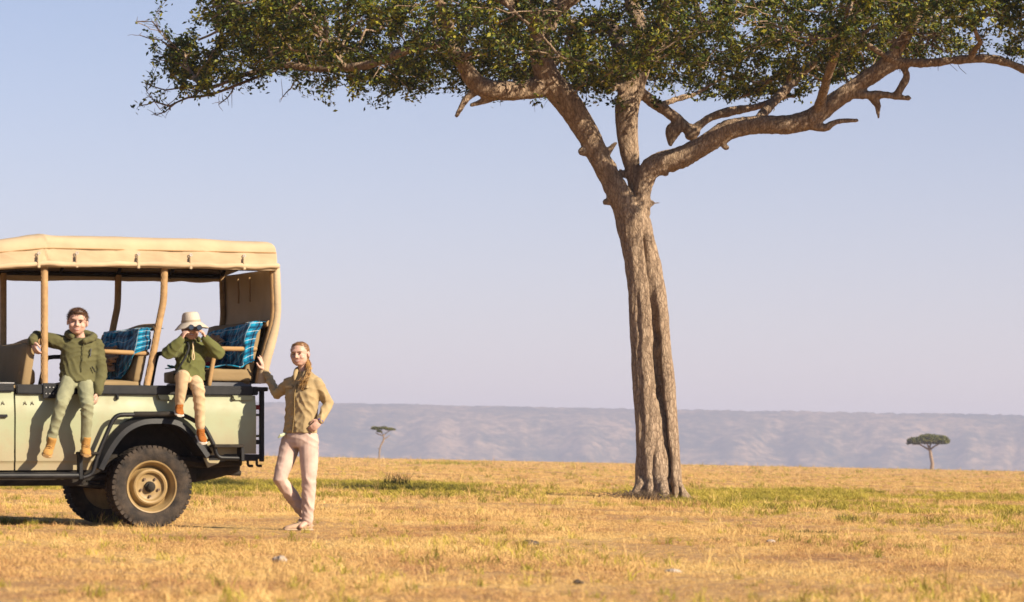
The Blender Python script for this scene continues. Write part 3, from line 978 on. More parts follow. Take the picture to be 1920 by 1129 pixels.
scatter('green_grass', 'greener grass growing in strips behind the vehicle and right of the trunk', green_protos, GREEN, P[m], kg[m], size[m] * 0.95, 5)
# ------------------------------------------------------------------ the safari vehicle
# local frame: x to its rear, y across it away from the near side, z up; origin under the near rear hub
VROT = (0, R(-1.2), R(25))
vehicle = empty('safari_vehicle', tuple(VEH), VROT)
VM = np.array(Euler(VROT).to_matrix())
def vw(p):
    return VEH + VM @ np.asarray(p, float)
W = 1.60                                   # width of the body

def paint_mat(name, col, dusty, rough=0.42):
    m, nt, b = new_mat(name)
    tc = N(nt, 'ShaderNodeTexCoord')
    nz = N(nt, 'ShaderNodeTexNoise'); nz.inputs['Scale'].default_value = 3.5; nz.inputs['Detail'].default_value = 8; nz.inputs['Roughness'].default_value = 0.65
    nt.links.new(tc.outputs['Object'], nz.inputs['Vector'])
    sp = N(nt, 'ShaderNodeSeparateXYZ'); nt.links.new(tc.outputs['Object'], sp.inputs[0])
    # road dust thrown up along the lower edge
    mr = N(nt, 'ShaderNodeMapRange'); mr.inputs['From Min'].default_value = 1.0; mr.inputs['From Max'].default_value = 0.5
    mr.inputs['To Min'].default_value = 0.0; mr.inputs['To Max'].default_value = 0.5
    nt.links.new(sp.outputs['Z'], mr.inputs['Value'])
    ad = N(nt, 'ShaderNodeMath', operation='ADD'); nt.links.new(mr.outputs[0], ad.inputs[0]); nt.links.new(nz.outputs[0], ad.inputs[1])
    fac = ramp(nt, ad.outputs[0], [(0.48, (0.05, 0.05, 0.05)), (0.95, (0.85, 0.85, 0.85))])
    mx = N(nt, 'ShaderNodeMix', data_type='RGBA')
    nt.links.new(fac, mx.inputs[0]); mx.inputs[6].default_value = (*col, 1); mx.inputs[7].default_value = (*dusty, 1)
    nt.links.new(mx.outputs[2], b.inputs['Base Color'])
    rr = ramp(nt, nz.outputs[0], [(0.3, (rough - 0.08,) * 3), (0.7, (rough + 0.2,) * 3)])
    nt.links.new(rr, b.inputs['Roughness'])
    b.inputs['Specular IOR Level'].default_value = 0.4
    b.inputs['Coat Weight'].default_value = 0.12
    return m
PAINT = paint_mat('sage_paint', (0.300, 0.325, 0.200), (0.29, 0.215, 0.125))
BLACK = mat('black_steel', (0.008, 0.009, 0.012), 0.45, 0.4, 9, 0.03, 60, spec=0.3, col2=(0.017, 0.016, 0.017))
GRIME = mat('grimy_steel', (0.010, 0.009, 0.008), 0.85, 0.5, 7, 0.2, 30, col2=(0.034, 0.026, 0.019))
STEEL = mat('bare_steel', (0.45, 0.44, 0.42), 0.35, 0.2, 20, metal=0.9)
RUBBER = mat('tyre_rubber', (0.028, 0.026, 0.026), 0.9, 0.4, 9, 0.3, 90, spec=0.2, col2=(0.075, 0.056, 0.042))
RIM = mat('sand_rim_paint', (0.29, 0.195, 0.085), 0.5, 0.18, 12, 0.05, 60)
NUT = mat('rusty_nut', (0.13, 0.085, 0.06), 0.7, 0.4, 30, metal=0.4)
def canvas_mat(name, col, var=0.12):
    m, nt, b = new_mat(name)
    tc = N(nt, 'ShaderNodeTexCoord')
    nz = N(nt, 'ShaderNodeTexNoise'); nz.inputs['Scale'].default_value = 3.0; nz.inputs['Detail'].default_value = 8
    nt.links.new(tc.outputs['Object'], nz.inputs['Vector'])
    c = np.array(col)
    nt.links.new(ramp(nt, nz.outputs[0], [(0.3, tuple(c * (1 - var))), (0.7, tuple(c * (1 + var)))]), b.inputs['Base Color'])
    b.inputs['Roughness'].default_value = 0.85
    b.inputs['Specular IOR Level'].default_value = 0.15
    n2 = N(nt, 'ShaderNodeTexNoise'); n2.inputs['Scale'].default_value = 14; n2.inputs['Detail'].default_value = 4
    n2.inputs['Distortion'].default_value = 0.8
    mp = N(nt, 'ShaderNodeMapping'); mp.inputs['Scale'].default_value = (0.5, 1, 1.4); nt.links.new(tc.outputs['Object'], mp.inputs['Vector']); nt.links.new(mp.outputs[0], n2.inputs['Vector'])
    bp = N(nt, 'ShaderNodeBump'); bp.inputs['Strength'].default_value = 0.16; bp.inputs['Distance'].default_value = 0.03
    nt.links.new(n2.outputs[0], bp.inputs['Height']); nt.links.new(bp.outputs[0], b.inputs['Normal'])
    return m
CANVAS = canvas_mat('tan_canvas', (0.455, 0.34, 0.215))
PADDED = canvas_mat('padded_canvas', (0.34, 0.21, 0.097))
SEATC = canvas_mat('seat_canvas', (0.25, 0.175, 0.09))
GREYV = mat('grey_vinyl', (0.10, 0.10, 0.11), 0.6, 0.2, 8)
GLASS = mat('windscreen_glass', (0.03, 0.035, 0.035), 0.06, 0.1, 3, spec=0.8)

def panel(name, outline, y0, y1, material, parent, cuts_x=(), cuts_z=(), shape=None, bevel=0.004):
    """sheet cut to an outline in x,z with thickness in y; shape(x, z) pushes the skin in or out"""
    bm = bmesh.new()
    vs_ = [bm.verts.new((x, y0, z)) for x, z in outline]
    bm.faces.new(vs_)
    ex = bmesh.ops.extrude_face_region(bm, geom=list(bm.faces))
    for v in [g for g in ex['geom'] if isinstance(g, bmesh.types.BMVert)]:
        v.co.y = y1
    bmesh.ops.recalc_face_normals(bm, faces=bm.faces)
    for x in cuts_x:
        bmesh.ops.bisect_plane(bm, geom=list(bm.verts) + list(bm.edges) + list(bm.faces), plane_co=(x, 0, 0), plane_no=(1, 0, 0))
    for z in cuts_z:
        bmesh.ops.bisect_plane(bm, geom=list(bm.verts) + list(bm.edges) + list(bm.faces), plane_co=(0, 0, z), plane_no=(0, 0, 1))
    if shape:
        co = np.array([v.co[:] for v in bm.verts])
        dy = shape(co[:, 0], co[:, 2])
        for v, d_ in zip(bm.verts, dy):
            v.co.y += d_
    me = bpy.data.meshes.new(name)
    bm.to_mesh(me); bm.free()
    o = obj(name, me, material, parent, True)
    me.set_sharp_from_angle(angle=R(30))
    return o

def skin(x, z):
    # barrel-sided aluminium: tucks in under the rail, small step at the sill, hand-beaten waviness
    y = 0.022 * smooth01((z - 1.06) / 0.18) + 0.012 * smooth01((0.63 - z) / 0.02)
    q = np.stack([x * 3.1, z * 3.7, x * 0], 1)
    return y + 0.006 * vnoise(q, 60) + 0.0025 * vnoise(q * 2.7, 61)
ARCH = [(-0.50, 0.545), (-0.455, 0.64), (-0.40, 0.74), (-0.32, 0.85), (-0.23, 0.93), (-0.09, 0.985), (0.17, 0.988), (0.28, 0.955), (0.36, 0.87), (0.45, 0.76), (0.52, 0.66), (0.56, 0.69)]
side = [(-1.292, 0.545)] + ARCH + [(1.035, 0.69), (1.035, 1.242), (-1.292, 1.242)]
cx = np.linspace(-1.25, 1.0, 26); cz = [0.60, 0.615, 0.63, 0.7, 0.78, 0.86, 0.94, 1.0, 1.06, 1.1, 1.14, 1.18, 1.21]
panel('side_panel', side, 0.0, 0.03, PAINT, vehicle, cx, cz, skin)
panel('side_panel', side, W, W - 0.03, PAINT, vehicle, (), (0.62,))
# near front door, with its gap, hinge side further forward
dr = panel('door', [(-2.20, 0.545), (-1.308, 0.545), (-1.308, 1.262), (-2.20, 1.262)], 0.0, 0.03, PAINT, vehicle, np.linspace(-2.1, -1.35, 9), cz, skin)
Soup().box((-1.62, -0.028, 1.028), (-1.374, -0.006, 1.056)).build('door_handle', BLACK, dr, bevel=0.005)
Soup().box((-2.20, -0.012, 1.266), (-1.312, 0.045, 1.338)).build('door_top_rail', BLACK, dr, bevel=0.008)
Soup().box((-2.20, -0.005, 1.338), (-1.305, 0.05, 1.348)).build('door_capping', STEEL, dr, bevel=0.003)
panel('door', [(-2.20, 0.545), (-1.308, 0.545), (-1.308, 1.262), (-2.20, 1.262)], W, W - 0.03, PAINT, vehicle)
# floor, tail board, bulkhead
Soup().box((-2.15, 0.38, 0.70), (1.0, W - 0.38, 0.74)).build('floor', GRIME, vehicle)
Soup().box((1.0, 0.035, 0.70), (1.03, W - 0.035, 1.24)).build('tailgate', PAINT, vehicle, bevel=0.004)
Soup().box((-1.30, 0.035, 0.74), (-1.27, W - 0.035, 1.2)).build('bulkhead', PAINT, vehicle)
# rails along the top of the tub
for y in (-0.018, W - 0.05):
    Soup().box((-1.288, y, 1.246), (1.0, y + 0.068, 1.332)).build('top_rail', BLACK, vehicle, bevel=0.008)
Soup().box((1.0, -0.012, 1.246), (1.055, W, 1.328)).build('top_rail', BLACK, vehicle, bevel=0.008)
# bolted bracket under the front pillar
br = Soup().box((-1.045, -0.034, 1.205), (-0.925, -0.012, 1.345)).build('pillar_bracket', BLACK, vehicle, bevel=0.005)
for ix in range(3):
    for iz in (1.248, 1.305):
        x = -1.018 + ix * 0.034
        Soup().tube([A(x, -0.033, iz), A(x, -0.041, iz)], [0.0085, 0.006], 8).build('bolt', STEEL, br)
# thin plates just below the rail, each with a hook, and wire hooks
for x0, x1 in ((-0.34, -0.315), (0.06, 0.215), (0.80, 1.0)):
    o = Soup().box((x0, -0.004, 1.198), (x1, 0.014, 1.244)).build('thin_plate', PAINT if x1 - x0 > 0.1 else BLACK, vehicle, bevel=0.002)
    Soup().tube([A(x0 + 0.004, -0.006, 1.236), A(x0 + 0.002, -0.018, 1.222), A(x0 + 0.008, -0.016, 1.206), A(x0 + 0.02, -0.008, 1.203)], 0.005, 6).build('hook', BLACK, o)
for x in (-1.412, -1.205, -1.138):
    Soup().tube([A(x - 0.016, 0.006, 1.142), A(x - 0.004, -0.002, 1.158), A(x - 0.002, -0.002, 1.178), A(x + 0.004, 0.0, 1.16), A(x + 0.016, 0.006, 1.144)], 0.0035, 5).build('wire_hook', NUT, vehicle)

# wheels ------------------------------------------------------------
def make_wheel(x, yc, zc, out):
    """out = -1: outer face towards the near side"""
    o = empty('wheel', (x, yc, zc)); o.parent = vehicle
    h = 0.118
    prof = [(0.232, 0.085), (0.25, 0.104), (0.30, 0.121), (0.338, 0.122), (0.362, 0.115), (0.376, 0.102), (0.380, 0.07), (0.380, -0.07), (0.376, -0.102), (0.362, -0.115), (0.338, -0.122), (0.30, -0.121), (0.25, -0.104), (0.232, -0.085), (0.225, 0.0)]
    t = Soup(); t.revolve(prof + [prof[0]], (0, 0, 0), 96)
    rg = np.random.default_rng(3)
    nl = 46
    for k in range(nl):
        for s_ in (-1, 1):
            a0 = 2 * math.pi * (k + (0.5 if s_ > 0 else 0)) / nl
            c, s2 = math.cos(a0), math.sin(a0)
            M = np.eye(4); M[:3, 0] = (c, 0, s2); M[:3, 2] = (-s2, 0, c); M[:3, 1] = (0, 1, 0)
            y0, y1 = (0.055, 0.119) if s_ > 0 else (-0.119, -0.055)
            t.box((0.362, y0, -0.019), (0.3865 + 0.002 * rg.uniform(), y1 - 0.004, 0.019), M)
            M2 = M.copy(); M2[:3, 3] = (0, 0, 0)
            t.box((0.352, s_ * 0.104, -0.011), (0.380, s_ * 0.1185, 0.011), M2)
        a0 = 2 * math.pi * (k + 0.25) / nl
        c, s2 = math.cos(a0), math.sin(a0)
        M = np.eye(4); M[:3, 0] = (c, 0, s2); M[:3, 2] = (-s2, 0, c)
        t.box((0.37, -0.045, -0.02), (0.387, 0.045, 0.02), M)
    t.build('tyre', RUBBER, o)
    r = Soup()
    e = out
    rp = [(0.247, e * 0.100), (0.243, e * 0.108), (0.232, e * 0.104), (0.226, e * 0.085), (0.212, e * 0.07), (0.206, e * 0.02), (0.190, e * 0.0), (0.178, e * 0.012), (0.172, e * 0.045), (0.164, e * 0.066), (0.150, e * 0.073), (0.134, e * 0.066), (0.124, e * 0.040), (0.116, e * 0.034), (0.07, e * 0.034), (0.062, e * 0.036), (0.001, e * 0.036)]
    back = [(0.001, e * -0.01), (0.15, e * -0.01), (0.21, e * -0.05), (0.236, e * -0.09), (0.247, e * -0.1)]
    r.revolve(rp + back + [rp[0]], (0, 0, 0), 64)
    r.build('rim', RIM, o)
    hb = Soup().revolve([(0.052, e * 0.034), (0.050, e * 0.06), (0.034, e * 0.064), (0.033, e * 0.095), (0.026, e * 0.10), (0.001, e * 0.10), (0.001, e * 0.03), (0.052, e * 0.034)], (0, 0, 0), 24)
    hb.build('hub', GRIME, o)
    for k in range(5):
        a = math.pi / 2 * 3 + 2 * math.pi * k / 5
        cx_, cz_ = 0.088 * math.cos(a), 0.088 * math.sin(a)
        Soup().tube([A(cx_, e * 0.03, cz_), A(cx_, e * 0.056, cz_)], 0.0125, 6).build('wheel_nut', NUT, o, smooth=False)
    return o
make_wheel(0.0, 0.092, 0.384, -1)
make_wheel(0.0, W - 0.092, 0.384, 1)
make_wheel(-2.794, 0.092, 0.442, -1)
make_wheel(-2.794, W - 0.092, 0.442, 1)

# wheel arch: black flare lip, liner and tubes -------------------------
def arch_path(off, n=40):
    pts = np.array(ARCH[:-1], float)
    seg = np.concatenate([[0], np.cumsum(np.linalg.norm(np.diff(pts, axis=0), axis=1))])
    t = np.linspace(0, seg[-1], n)
    Q = np.stack([np.interp(t, seg, pts[:, 0]), np.interp(t, seg, pts[:, 1])], 1)
    for _ in range(4):
        Q[1:-1] = 0.25 * Q[:-2] + 0.5 * Q[1:-1] + 0.25 * Q[2:]
    d = np.gradient(Q, axis=0); d /= np.linalg.norm(d, axis=1)[:, None]
    return Q + np.stack([-d[:, 1], d[:, 0]], 1) * off
def flare(ysign, ybase, name):
    s = Soup()
    inner, mid, outer = arch_path(-0.012), arch_path(0.035), arch_path(0.082)
    ringlist = []
    for a, m_, c in zip(inner, mid, outer):
        ringlist.append(np.array([(a[0], ybase + ysign * 0.0, a[1]), (a[0], ybase + ysign * 0.095, a[1]), (m_[0], ybase + ysign * 0.088, m_[1]), (c[0], ybase + ysign * 0.035, c[1]), (c[0], ybase + ysign * 0.0, c[1])]))
    s.rings(ringlist)
    return s.build(name, BLACK, vehicle)
flare(-1, 0.004, 'wheel_arch_flare')
flare(1, W - 0.004, 'wheel_arch_flare')
for y0, y1 in ((0.03, 0.36), (W - 0.36, W - 0.03)):
    s = Soup(); q = arch_path(0.015, 18); q2 = arch_path(0.03, 18)
    s.rings([np.array([(a[0], y0, a[1]), (a[0], y1, a[1]), (b_[0], y1, b_[1]), (b_[0], y0, b_[1])]) for a, b_ in zip(q, q2)])
    s.build('wheel_arch_liner', GRIME, vehicle)
    yi = y1 if y0 < 0.5 else y0
    panel('wheel_box', [(-0.52, 0.56), (-0.40, 0.78), (-0.2, 0.98), (0.2, 1.02), (0.40, 0.86), (0.56, 0.62), (0.56, 1.05), (-0.52, 1.05)][0:6] + [(0.56, 0.42), (-0.52, 0.42)], yi, yi + 0.01, GRIME, vehicle)
def spline(pts, sub=6):
    K = np.array(pts, float); n = len(K); out = []
    for x in np.linspace(0, n - 1, (n - 1) * sub + 1):
        i = min(int(x), n - 2); f = x - i
        p0, p1, p2, p3 = K[max(i - 1, 0)], K[i], K[i + 1], K[min(i + 2, n - 1)]
        out.append(0.5 * (2 * p1 + (p2 - p0) * f + (2 * p0 - 5 * p1 + 4 * p2 - p3) * f * f + (3 * p1 - p0 - 3 * p2 + p3) * f ** 3))
    return np.array(out)
def fillet(pts, r=0.06, k=6):
    pts = [np.asarray(p, float) for p in pts]; out = [pts[0]]
    for a, b_, c in zip(pts[:-2], pts[1:-1], pts[2:]):
        ra = min(r, np.linalg.norm(a - b_) * 0.48, np.linalg.norm(c - b_) * 0.48)
        p, q = b_ + unit(a - b_) * ra, b_ + unit(c - b_) * ra
        for t in np.linspace(0, 1, k):
            out.append((1 - t) ** 2 * p + 2 * (1 - t) * t * b_ + t * t * q)
    out.append(pts[-1])
    return np.array(out)
YT = -0.105
for sgn, yy in ((1, YT), (-1, W - YT)):
    near = sgn > 0
    bar = Soup().tube(fillet([A(-0.69, yy, 0.475), A(-0.60, yy, 0.505), A(-0.545, yy, 0.70), A(-0.385, yy, 1.055), A(0.27, yy, 1.062), A(0.48, yy, 0.955), A(0.585, yy, 0.76), A(0.61, yy, 0.655), A(0.83, yy, 0.650)], 0.075), 0.0215, 12).build('arch_guard_bar', BLACK, vehicle)
    Soup().tube([A(-0.20, yy, 1.062), A(0.26, yy, 1.066)], 0.0245, 12).build('grip_sleeve', GRIME, bar)
    Soup().box((0.565, yy - 0.05, 0.752), (0.862, yy + 0.09, 0.782)).build('step_tread', GRIME, bar, bevel=0.004)
    Soup().box((0.835, yy - 0.045, 0.625), (0.866, yy + 0.085, 0.752)).build('step_bracket', BLACK, bar, bevel=0.004)
    Soup().box((-0.735, yy - 0.04, 0.462), (-0.702, yy + 0.05, 0.715)).build('step_bracket', BLACK, bar, bevel=0.004)
    Soup().box((-0.735, yy - 0.04, 0.690), (-0.535, yy + 0.085, 0.712)).build('step_tread', GRIME, bar, bevel=0.004)
    for x, z in ((-0.55, 0.70), (0.55, 0.83), (0.0, 1.06)):
        Soup().tube([A(x, yy, z), A(x, 0.0 if near else W, z - 0.01)], 0.014, 8).build('bar_stay', BLACK, bar)
    sb = Soup().tube([A(-2.25, yy, 0.499), A(-0.735, yy, 0.494)], 0.033, 12).build('side_step_tube', BLACK, vehicle)
    for x in (-2.1, -1.5, -0.85):
        Soup().tube([A(x, yy, 0.49), A(x, 0.12 if near else W - 0.12, 0.50)], 0.018, 8).build('step_stay', GRIME, sb)
# chassis and running gear
for y in (0.34, W - 0.34):
    Soup().box((-3.5, y - 0.04, 0.44), (-0.5, y + 0.04, 0.56)).build('chassis_rail', GRIME, vehicle, bevel=0.006)
    Soup().tube([A(-0.55, y, 0.50), A(-0.3, y, 0.60), A(0.2, y, 0.66), A(0.6, y, 0.60), A(1.0, y, 0.62)], 0.05, 8).build('chassis_rail', GRIME, vehicle)
    Soup().tube([A(-0.85, y - 0.02, 0.43), A(-0.1, y, 0.36)], 0.022, 8).build('trailing_arm', GRIME, vehicle)
Soup().box((-2.2, 0.02, 0.40), (-0.62, 0.30, 0.54)).build('sill_box', GRIME, vehicle, bevel=0.02)
Soup().tube([A(0, 0.1, 0.384), A(0, W - 0.1, 0.384)], 0.05, 12).build('rear_axle', GRIME, vehicle)
Soup().tube([A(-2.794, 0.1, 0.44), A(-2.794, W - 0.1, 0.44)], 0.05, 12).build('front_axle', GRIME, vehicle)
Soup().ellip((0.02, 0.62, 0.37), (0.16, 0.14, 0.14)).build('differential', GRIME, vehicle)
Soup().tube(spline([A(0.35, 0.5, 0.56), A(0.5, 0.48, 0.50), A(0.75, 0.46, 0.53), A(1.0, 0.46, 0.60)]), 0.085, 12).build('fuel_tank', GRIME, vehicle)
Soup().tube(spline([A(-0.8, 0.4, 0.42), A(-0.4, 0.36, 0.47), A(0.1, 0.35, 0.52), A(0.6, 0.42, 0.52), A(1.05, 0.5, 0.50)]), 0.028, 10).build('exhaust_pipe', GRIME, vehicle)
Soup().box((0.56, 0.01, 0.622), (1.06, W - 0.01, 0.686)).build('rear_crossmember', BLACK, vehicle, bevel=0.008)
panel('arch_skirt', [(0.50, 0.69), (0.56, 0.56), (0.66, 0.60), (0.72, 0.69)], 0.012, 0.03, PAINT, vehicle)
for x in (0.97, 1.06):
    Soup().tube(fillet([A(x, 0.05, 0.64), A(x, 0.05, 0.575), A(x + 0.05, 0.05, 0.575)], 0.03), 0.013, 8).build('tow_hook', GRIME, vehicle)
# rear carrier frame standing behind the tail
fr = Soup().box((1.078, 0.0, 0.615), (1.12, 0.045, 1.30)).build('rear_ladder', BLACK, vehicle, bevel=0.006)
Soup().box((1.078, 0.55, 0.615), (1.12, 0.595, 1.30)).build('ladder_post', BLACK, fr, bevel=0.006)
Soup().box((1.02, -0.012, 1.284), (1.155, 0.62, 1.325)).build('ladder_top', BLACK, fr, bevel=0.006)
for z in (0.66, 0.86, 1.06):
    Soup().tube([A(1.10, 0.04, z), A(1.10, 0.56, z)], 0.012, 8).build('rung', BLACK, fr)
for z in (0.66, 0.80, 1.13):
    Soup().box((1.03, 0.01, z - 0.02), (1.08, 0.035, z + 0.025)).build('hinge', mat('dark_red_lens', (0.14, 0.008, 0.008), 0.4, 0.2, 9) if z > 1 else BLACK, fr, bevel=0.003)

# pillars and bars under the canopy ---------------------------------------
PROF3 = [(1.215, 2.46), (1.222, 2.25), (1.226, 2.05), (1.205, 1.90), (1.15, 1.70), (1.105, 1.55), (1.07, 1.36)]
PROF2 = [(0.141, 2.44), (0.138, 2.25), (0.130, 2.12), (0.110, 2.02), (0.075, 1.85), (0.030, 1.62), (-0.032, 1.33)]
PROF1 = [(-1.011, 2.43), (-1.011, 2.0), (-1.012, 1.34)]
PILL = mat('wrapped_tube', (0.35, 0.215, 0.098), 0.8, 0.22, 16, 0.12, 55)
for prof in (PROF1, PROF2, PROF3):
    for y in (0.045, W - 0.10):
        p = spline([A(x, y, z) for x, z in prof], 5) if len(prof) > 3 else np.array([A(x, y, z) for x, z in prof])
        rr = 0.033 if prof is not PROF3 else 0.03
        po = Soup().tube(p, rr, 14).build('canopy_pillar', PILL, vehicle)
        if y < 0.1 and prof is not PROF3:
            lace = []
            for k, t in enumerate(np.linspace(0.03, 0.97, 46)):
                c = p[int(t * (len(p) - 1))] * (1 - (t * (len(p) - 1)) % 1) + p[min(int(t * (len(p) - 1)) + 1, len(p) - 1)] * ((t * (len(p) - 1)) % 1)
                lace.append(c + A(-0.031 + (0.007 if k % 2 else -0.002), -0.016 - (0.006 if k % 2 else 0.0), 0))
            Soup().tube(lace, 0.003, 5).build('lacing', PADDED, po)
for x, z0, z1 in ((-1.035, 1.728, 1.70), (0.072, 1.878, 1.852), (1.19, 1.93, 1.90)):
    Soup().tube(spline([A(x, 0.045, z0), A(x, 0.55, z0 + 0.008), A(x - 0.002, 1.0, z1 + 0.005), A(x, W - 0.1, z1)]), 0.034, 12).build('cross_bar', PILL, vehicle)
for x in (-1.011, -0.44, 0.141, 0.68, 1.21):
    Soup().tube([A(x, 0.03, 2.43), A(x, 0.3, 2.60), A(x, 0.8, 2.66), A(x, W - 0.3, 2.60), A(x, W - 0.07, 2.43)], 0.018, 8).build('roof_bow', GRIME, vehicle)
for y in (0.045, W - 0.10):
    Soup().tube([A(-2.0, y, 2.30), A(-1.0, y, 2.435), A(1.21, y, 2.45)], 0.022, 8).build('roof_rail', GRIME, vehicle)

# canopy -------------------------------------------------------------------
def canopy():
    xs = np.concatenate([np.linspace(-2.05, -1.06, 34), np.linspace(-1.03, -0.99, 4), np.linspace(-0.96, 1.16, 84), np.linspace(1.175, 1.236, 7)])
    # section: (y, height above lip, share) walked from the near lip over the roof to the far lip
    secy = np.concatenate([np.full(9, -0.02), [-0.016, -0.006, 0.012, 0.04, 0.08], np.linspace(0.15, W - 0.20, 16), [W - 0.11, W - 0.07, W - 0.045, W - 0.03, W - 0.02], np.full(6, W - 0.015)])
    secz = np.concatenate([np.linspace(0, 0.178, 9), [0.215, 0.245, 0.268, 0.285, 0.297], 0.302 + 0.022 * np.sin(np.linspace(0.05, math.pi - 0.05, 16)), [0.297, 0.28, 0.258, 0.23, 0.195], np.linspace(0.17, 0, 6)])
    V = []
    for x in xs:
        lip = np.interp(x, [-2.05, -1.01, 1.236], [2.315, 2.412, 2.44])
        hgt = np.interp(x, [-2.05, -1.44, -1.06, -1.01, -0.9, 1.236], [0.70, 0.905, 1.0, 1.03, 0.995, 0.93])
        rnd = 1 - 0.06 * smooth01((x - 1.15) / 0.09) * np.clip(secz / 0.3, 0, 1) ** 2
        inx = -0.035 * smooth01((x - 1.2) / 0.04) * np.clip(secz / 0.3, 0, 1) ** 3
        V.append(np.stack([np.full(len(secy), x) + inx, secy, lip + secz * hgt * rnd], 1))
    V = np.concatenate(V)
    n = len(secy)
    # bulges and creases of slack cloth
    q = V * A(4.5, 3.0, 9.0)
    side = np.exp(-np.abs(V[:, 1]) / 0.06) + np.exp(-np.abs(V[:, 1] - W) / 0.06)
    wv = 0.011 * fbm(q, 3, 71) + 0.003 * np.sin(V[:, 0] * 17 + 3 * vnoise(V * 3, 72))
    crease = 0.018 * np.exp(-((V[:, 0] + 1.03 + 0.12 * (V[:, 2] - 2.6)) / 0.045) ** 2) * np.sin((V[:, 0] + V[:, 2] * 0.4) * 120)
    V[:, 1] -= (wv + crease * 0.6) * np.clip(side, 0, 1) * np.where(V[:, 1] < W / 2, 1, -1)
    V[:, 2] += 0.012 * fbm(V * A(2.2, 2.2, 2), 2, 75) * (1 - np.clip(side, 0, 1) * 0.6)
    i, j = np.meshgrid(np.arange(len(xs) - 1), np.arange(n - 1), indexing='ij')
    F = np.stack([i * n + j, i * n + j + 1, (i + 1) * n + j + 1, (i + 1) * n + j], -1).reshape(-1, 4)
    # rear and front flaps closing the roof
    row = (len(xs) - 1) * n
    cen = len(V)
    V = np.concatenate([V, [[1.215, W / 2, 2.50]]])
    lid = np.array([(cen, row + k, row + k + 1) for k in range(n - 1)])
    me = mesh_fast('canopy', V, [F, lid])
    o = obj('canopy', me, CANVAS, vehicle)
    sm = o.modifiers.new('cloth', 'SOLIDIFY'); sm.thickness = 0.006; sm.offset = 0
    return o
can = canopy()
def lipz(x): return float(np.interp(x, [-2.05, -1.01, 1.236], [2.315, 2.412, 2.44]))
# piping, rolled hem, straps
for y in (-0.026, W - 0.01):
    Soup().tube([A(x, y - 0.004 * math.sin(x * 9), lipz(x) + 0.172 * np.interp(x, [-2.05, -1.01, 1.2], [0.85, 1.0, 0.94])) for x in np.linspace(-2.04, 1.225, 40)], 0.0065, 6).build('piping', PADDED, can)
    pts, rads = [], []
    rg = np.random.default_rng(8)
    for x in np.linspace(-2.05, 1.235, 90):
        pts.append(A(x, y - 0.008 + 0.005 * vnoise(np.array([[x * 9, 0, 0]]), 3)[0], lipz(x) + (0.03 if y < 0.5 else 0.0) + 0.008 * vnoise(np.array([[x * 6, 1, 0]]), 4)[0]))
        rads.append((0.026 if y < 0.5 else 0.046) + 0.005 * vnoise(np.array([[x * 11, 2, 0]]), 6)[0])
    Soup().tube(pts, rads, 10, 'round').build('rolled_hem', CANVAS, can)
for x in (-1.09, -0.73, -0.14, 0.37, 0.90):
    z = lipz(x)
    st = Soup().box((x - 0.014, -0.058, z - 0.006), (x + 0.014, -0.046, z + 0.112)).build('strap', CANVAS, can, bevel=0.005)
    Soup().tube([A(x + 0.011 * math.cos(a), -0.050, z + 0.128 + 0.011 * math.sin(a)) for a in np.linspace(0, 2 * math.pi, 13)], 0.0045, 5).build('ring', STEEL, st)
# rear curtain hanging inside, wrapped round the near rear pillar
cp = spline([A(x + 0.02, 0, z) for x, z in PROF3], 6)
ys = np.linspace(0.02, W - 0.06, 34)
V = []
for k, p in enumerate(cp):
    for y in ys:
        V.append((p[0] + 0.012 + 0.018 * math.sin(y * 11 + 1.0 + k * 0.03) * (0.3 + k / len(cp)) + 0.02 * math.sin(math.pi * y / W), y, p[2] - 0.0))
V = np.array(V); n = len(ys)
i, j = np.meshgrid(np.arange(len(cp) - 1), np.arange(n - 1), indexing='ij')
cu = obj('rear_curtain', mesh_fast('rear_curtain', V, [np.stack([i * n + j, i * n + j + 1, (i + 1) * n + j + 1, (i + 1) * n + j], -1).reshape(-1, 4)]), CANVAS, vehicle)
cu.modifiers.new('cloth', 'SOLIDIFY').thickness = 0.008
wr = []
rg = np.random.default_rng(4)
for k, p in enumerate(cp):
    wd = 0.036 + 0.012 * smooth01((k - 14) / 12)
    wr.append(np.array([(p[0] + 0.012 + wd * math.cos(a) * 1.05 + 0.0012 * rg.normal(), 0.028 + wd * 0.95 * math.sin(a), p[2]) for a in np.linspace(0, 2 * math.pi, 14, endpoint=False)]))
Soup().rings(wr).build('curtain_wrap', CANVAS, vehicle)
for x, y in ((1.15, 0.62), (1.15, 0.95)):
    Soup().tube([A(x + 0.04, y, 2.40), A(x + 0.05, y + 0.01, 2.25), A(x + 0.045, y, 2.16)], 0.009, 6).build('curtain_tie', PADDED, vehicle)

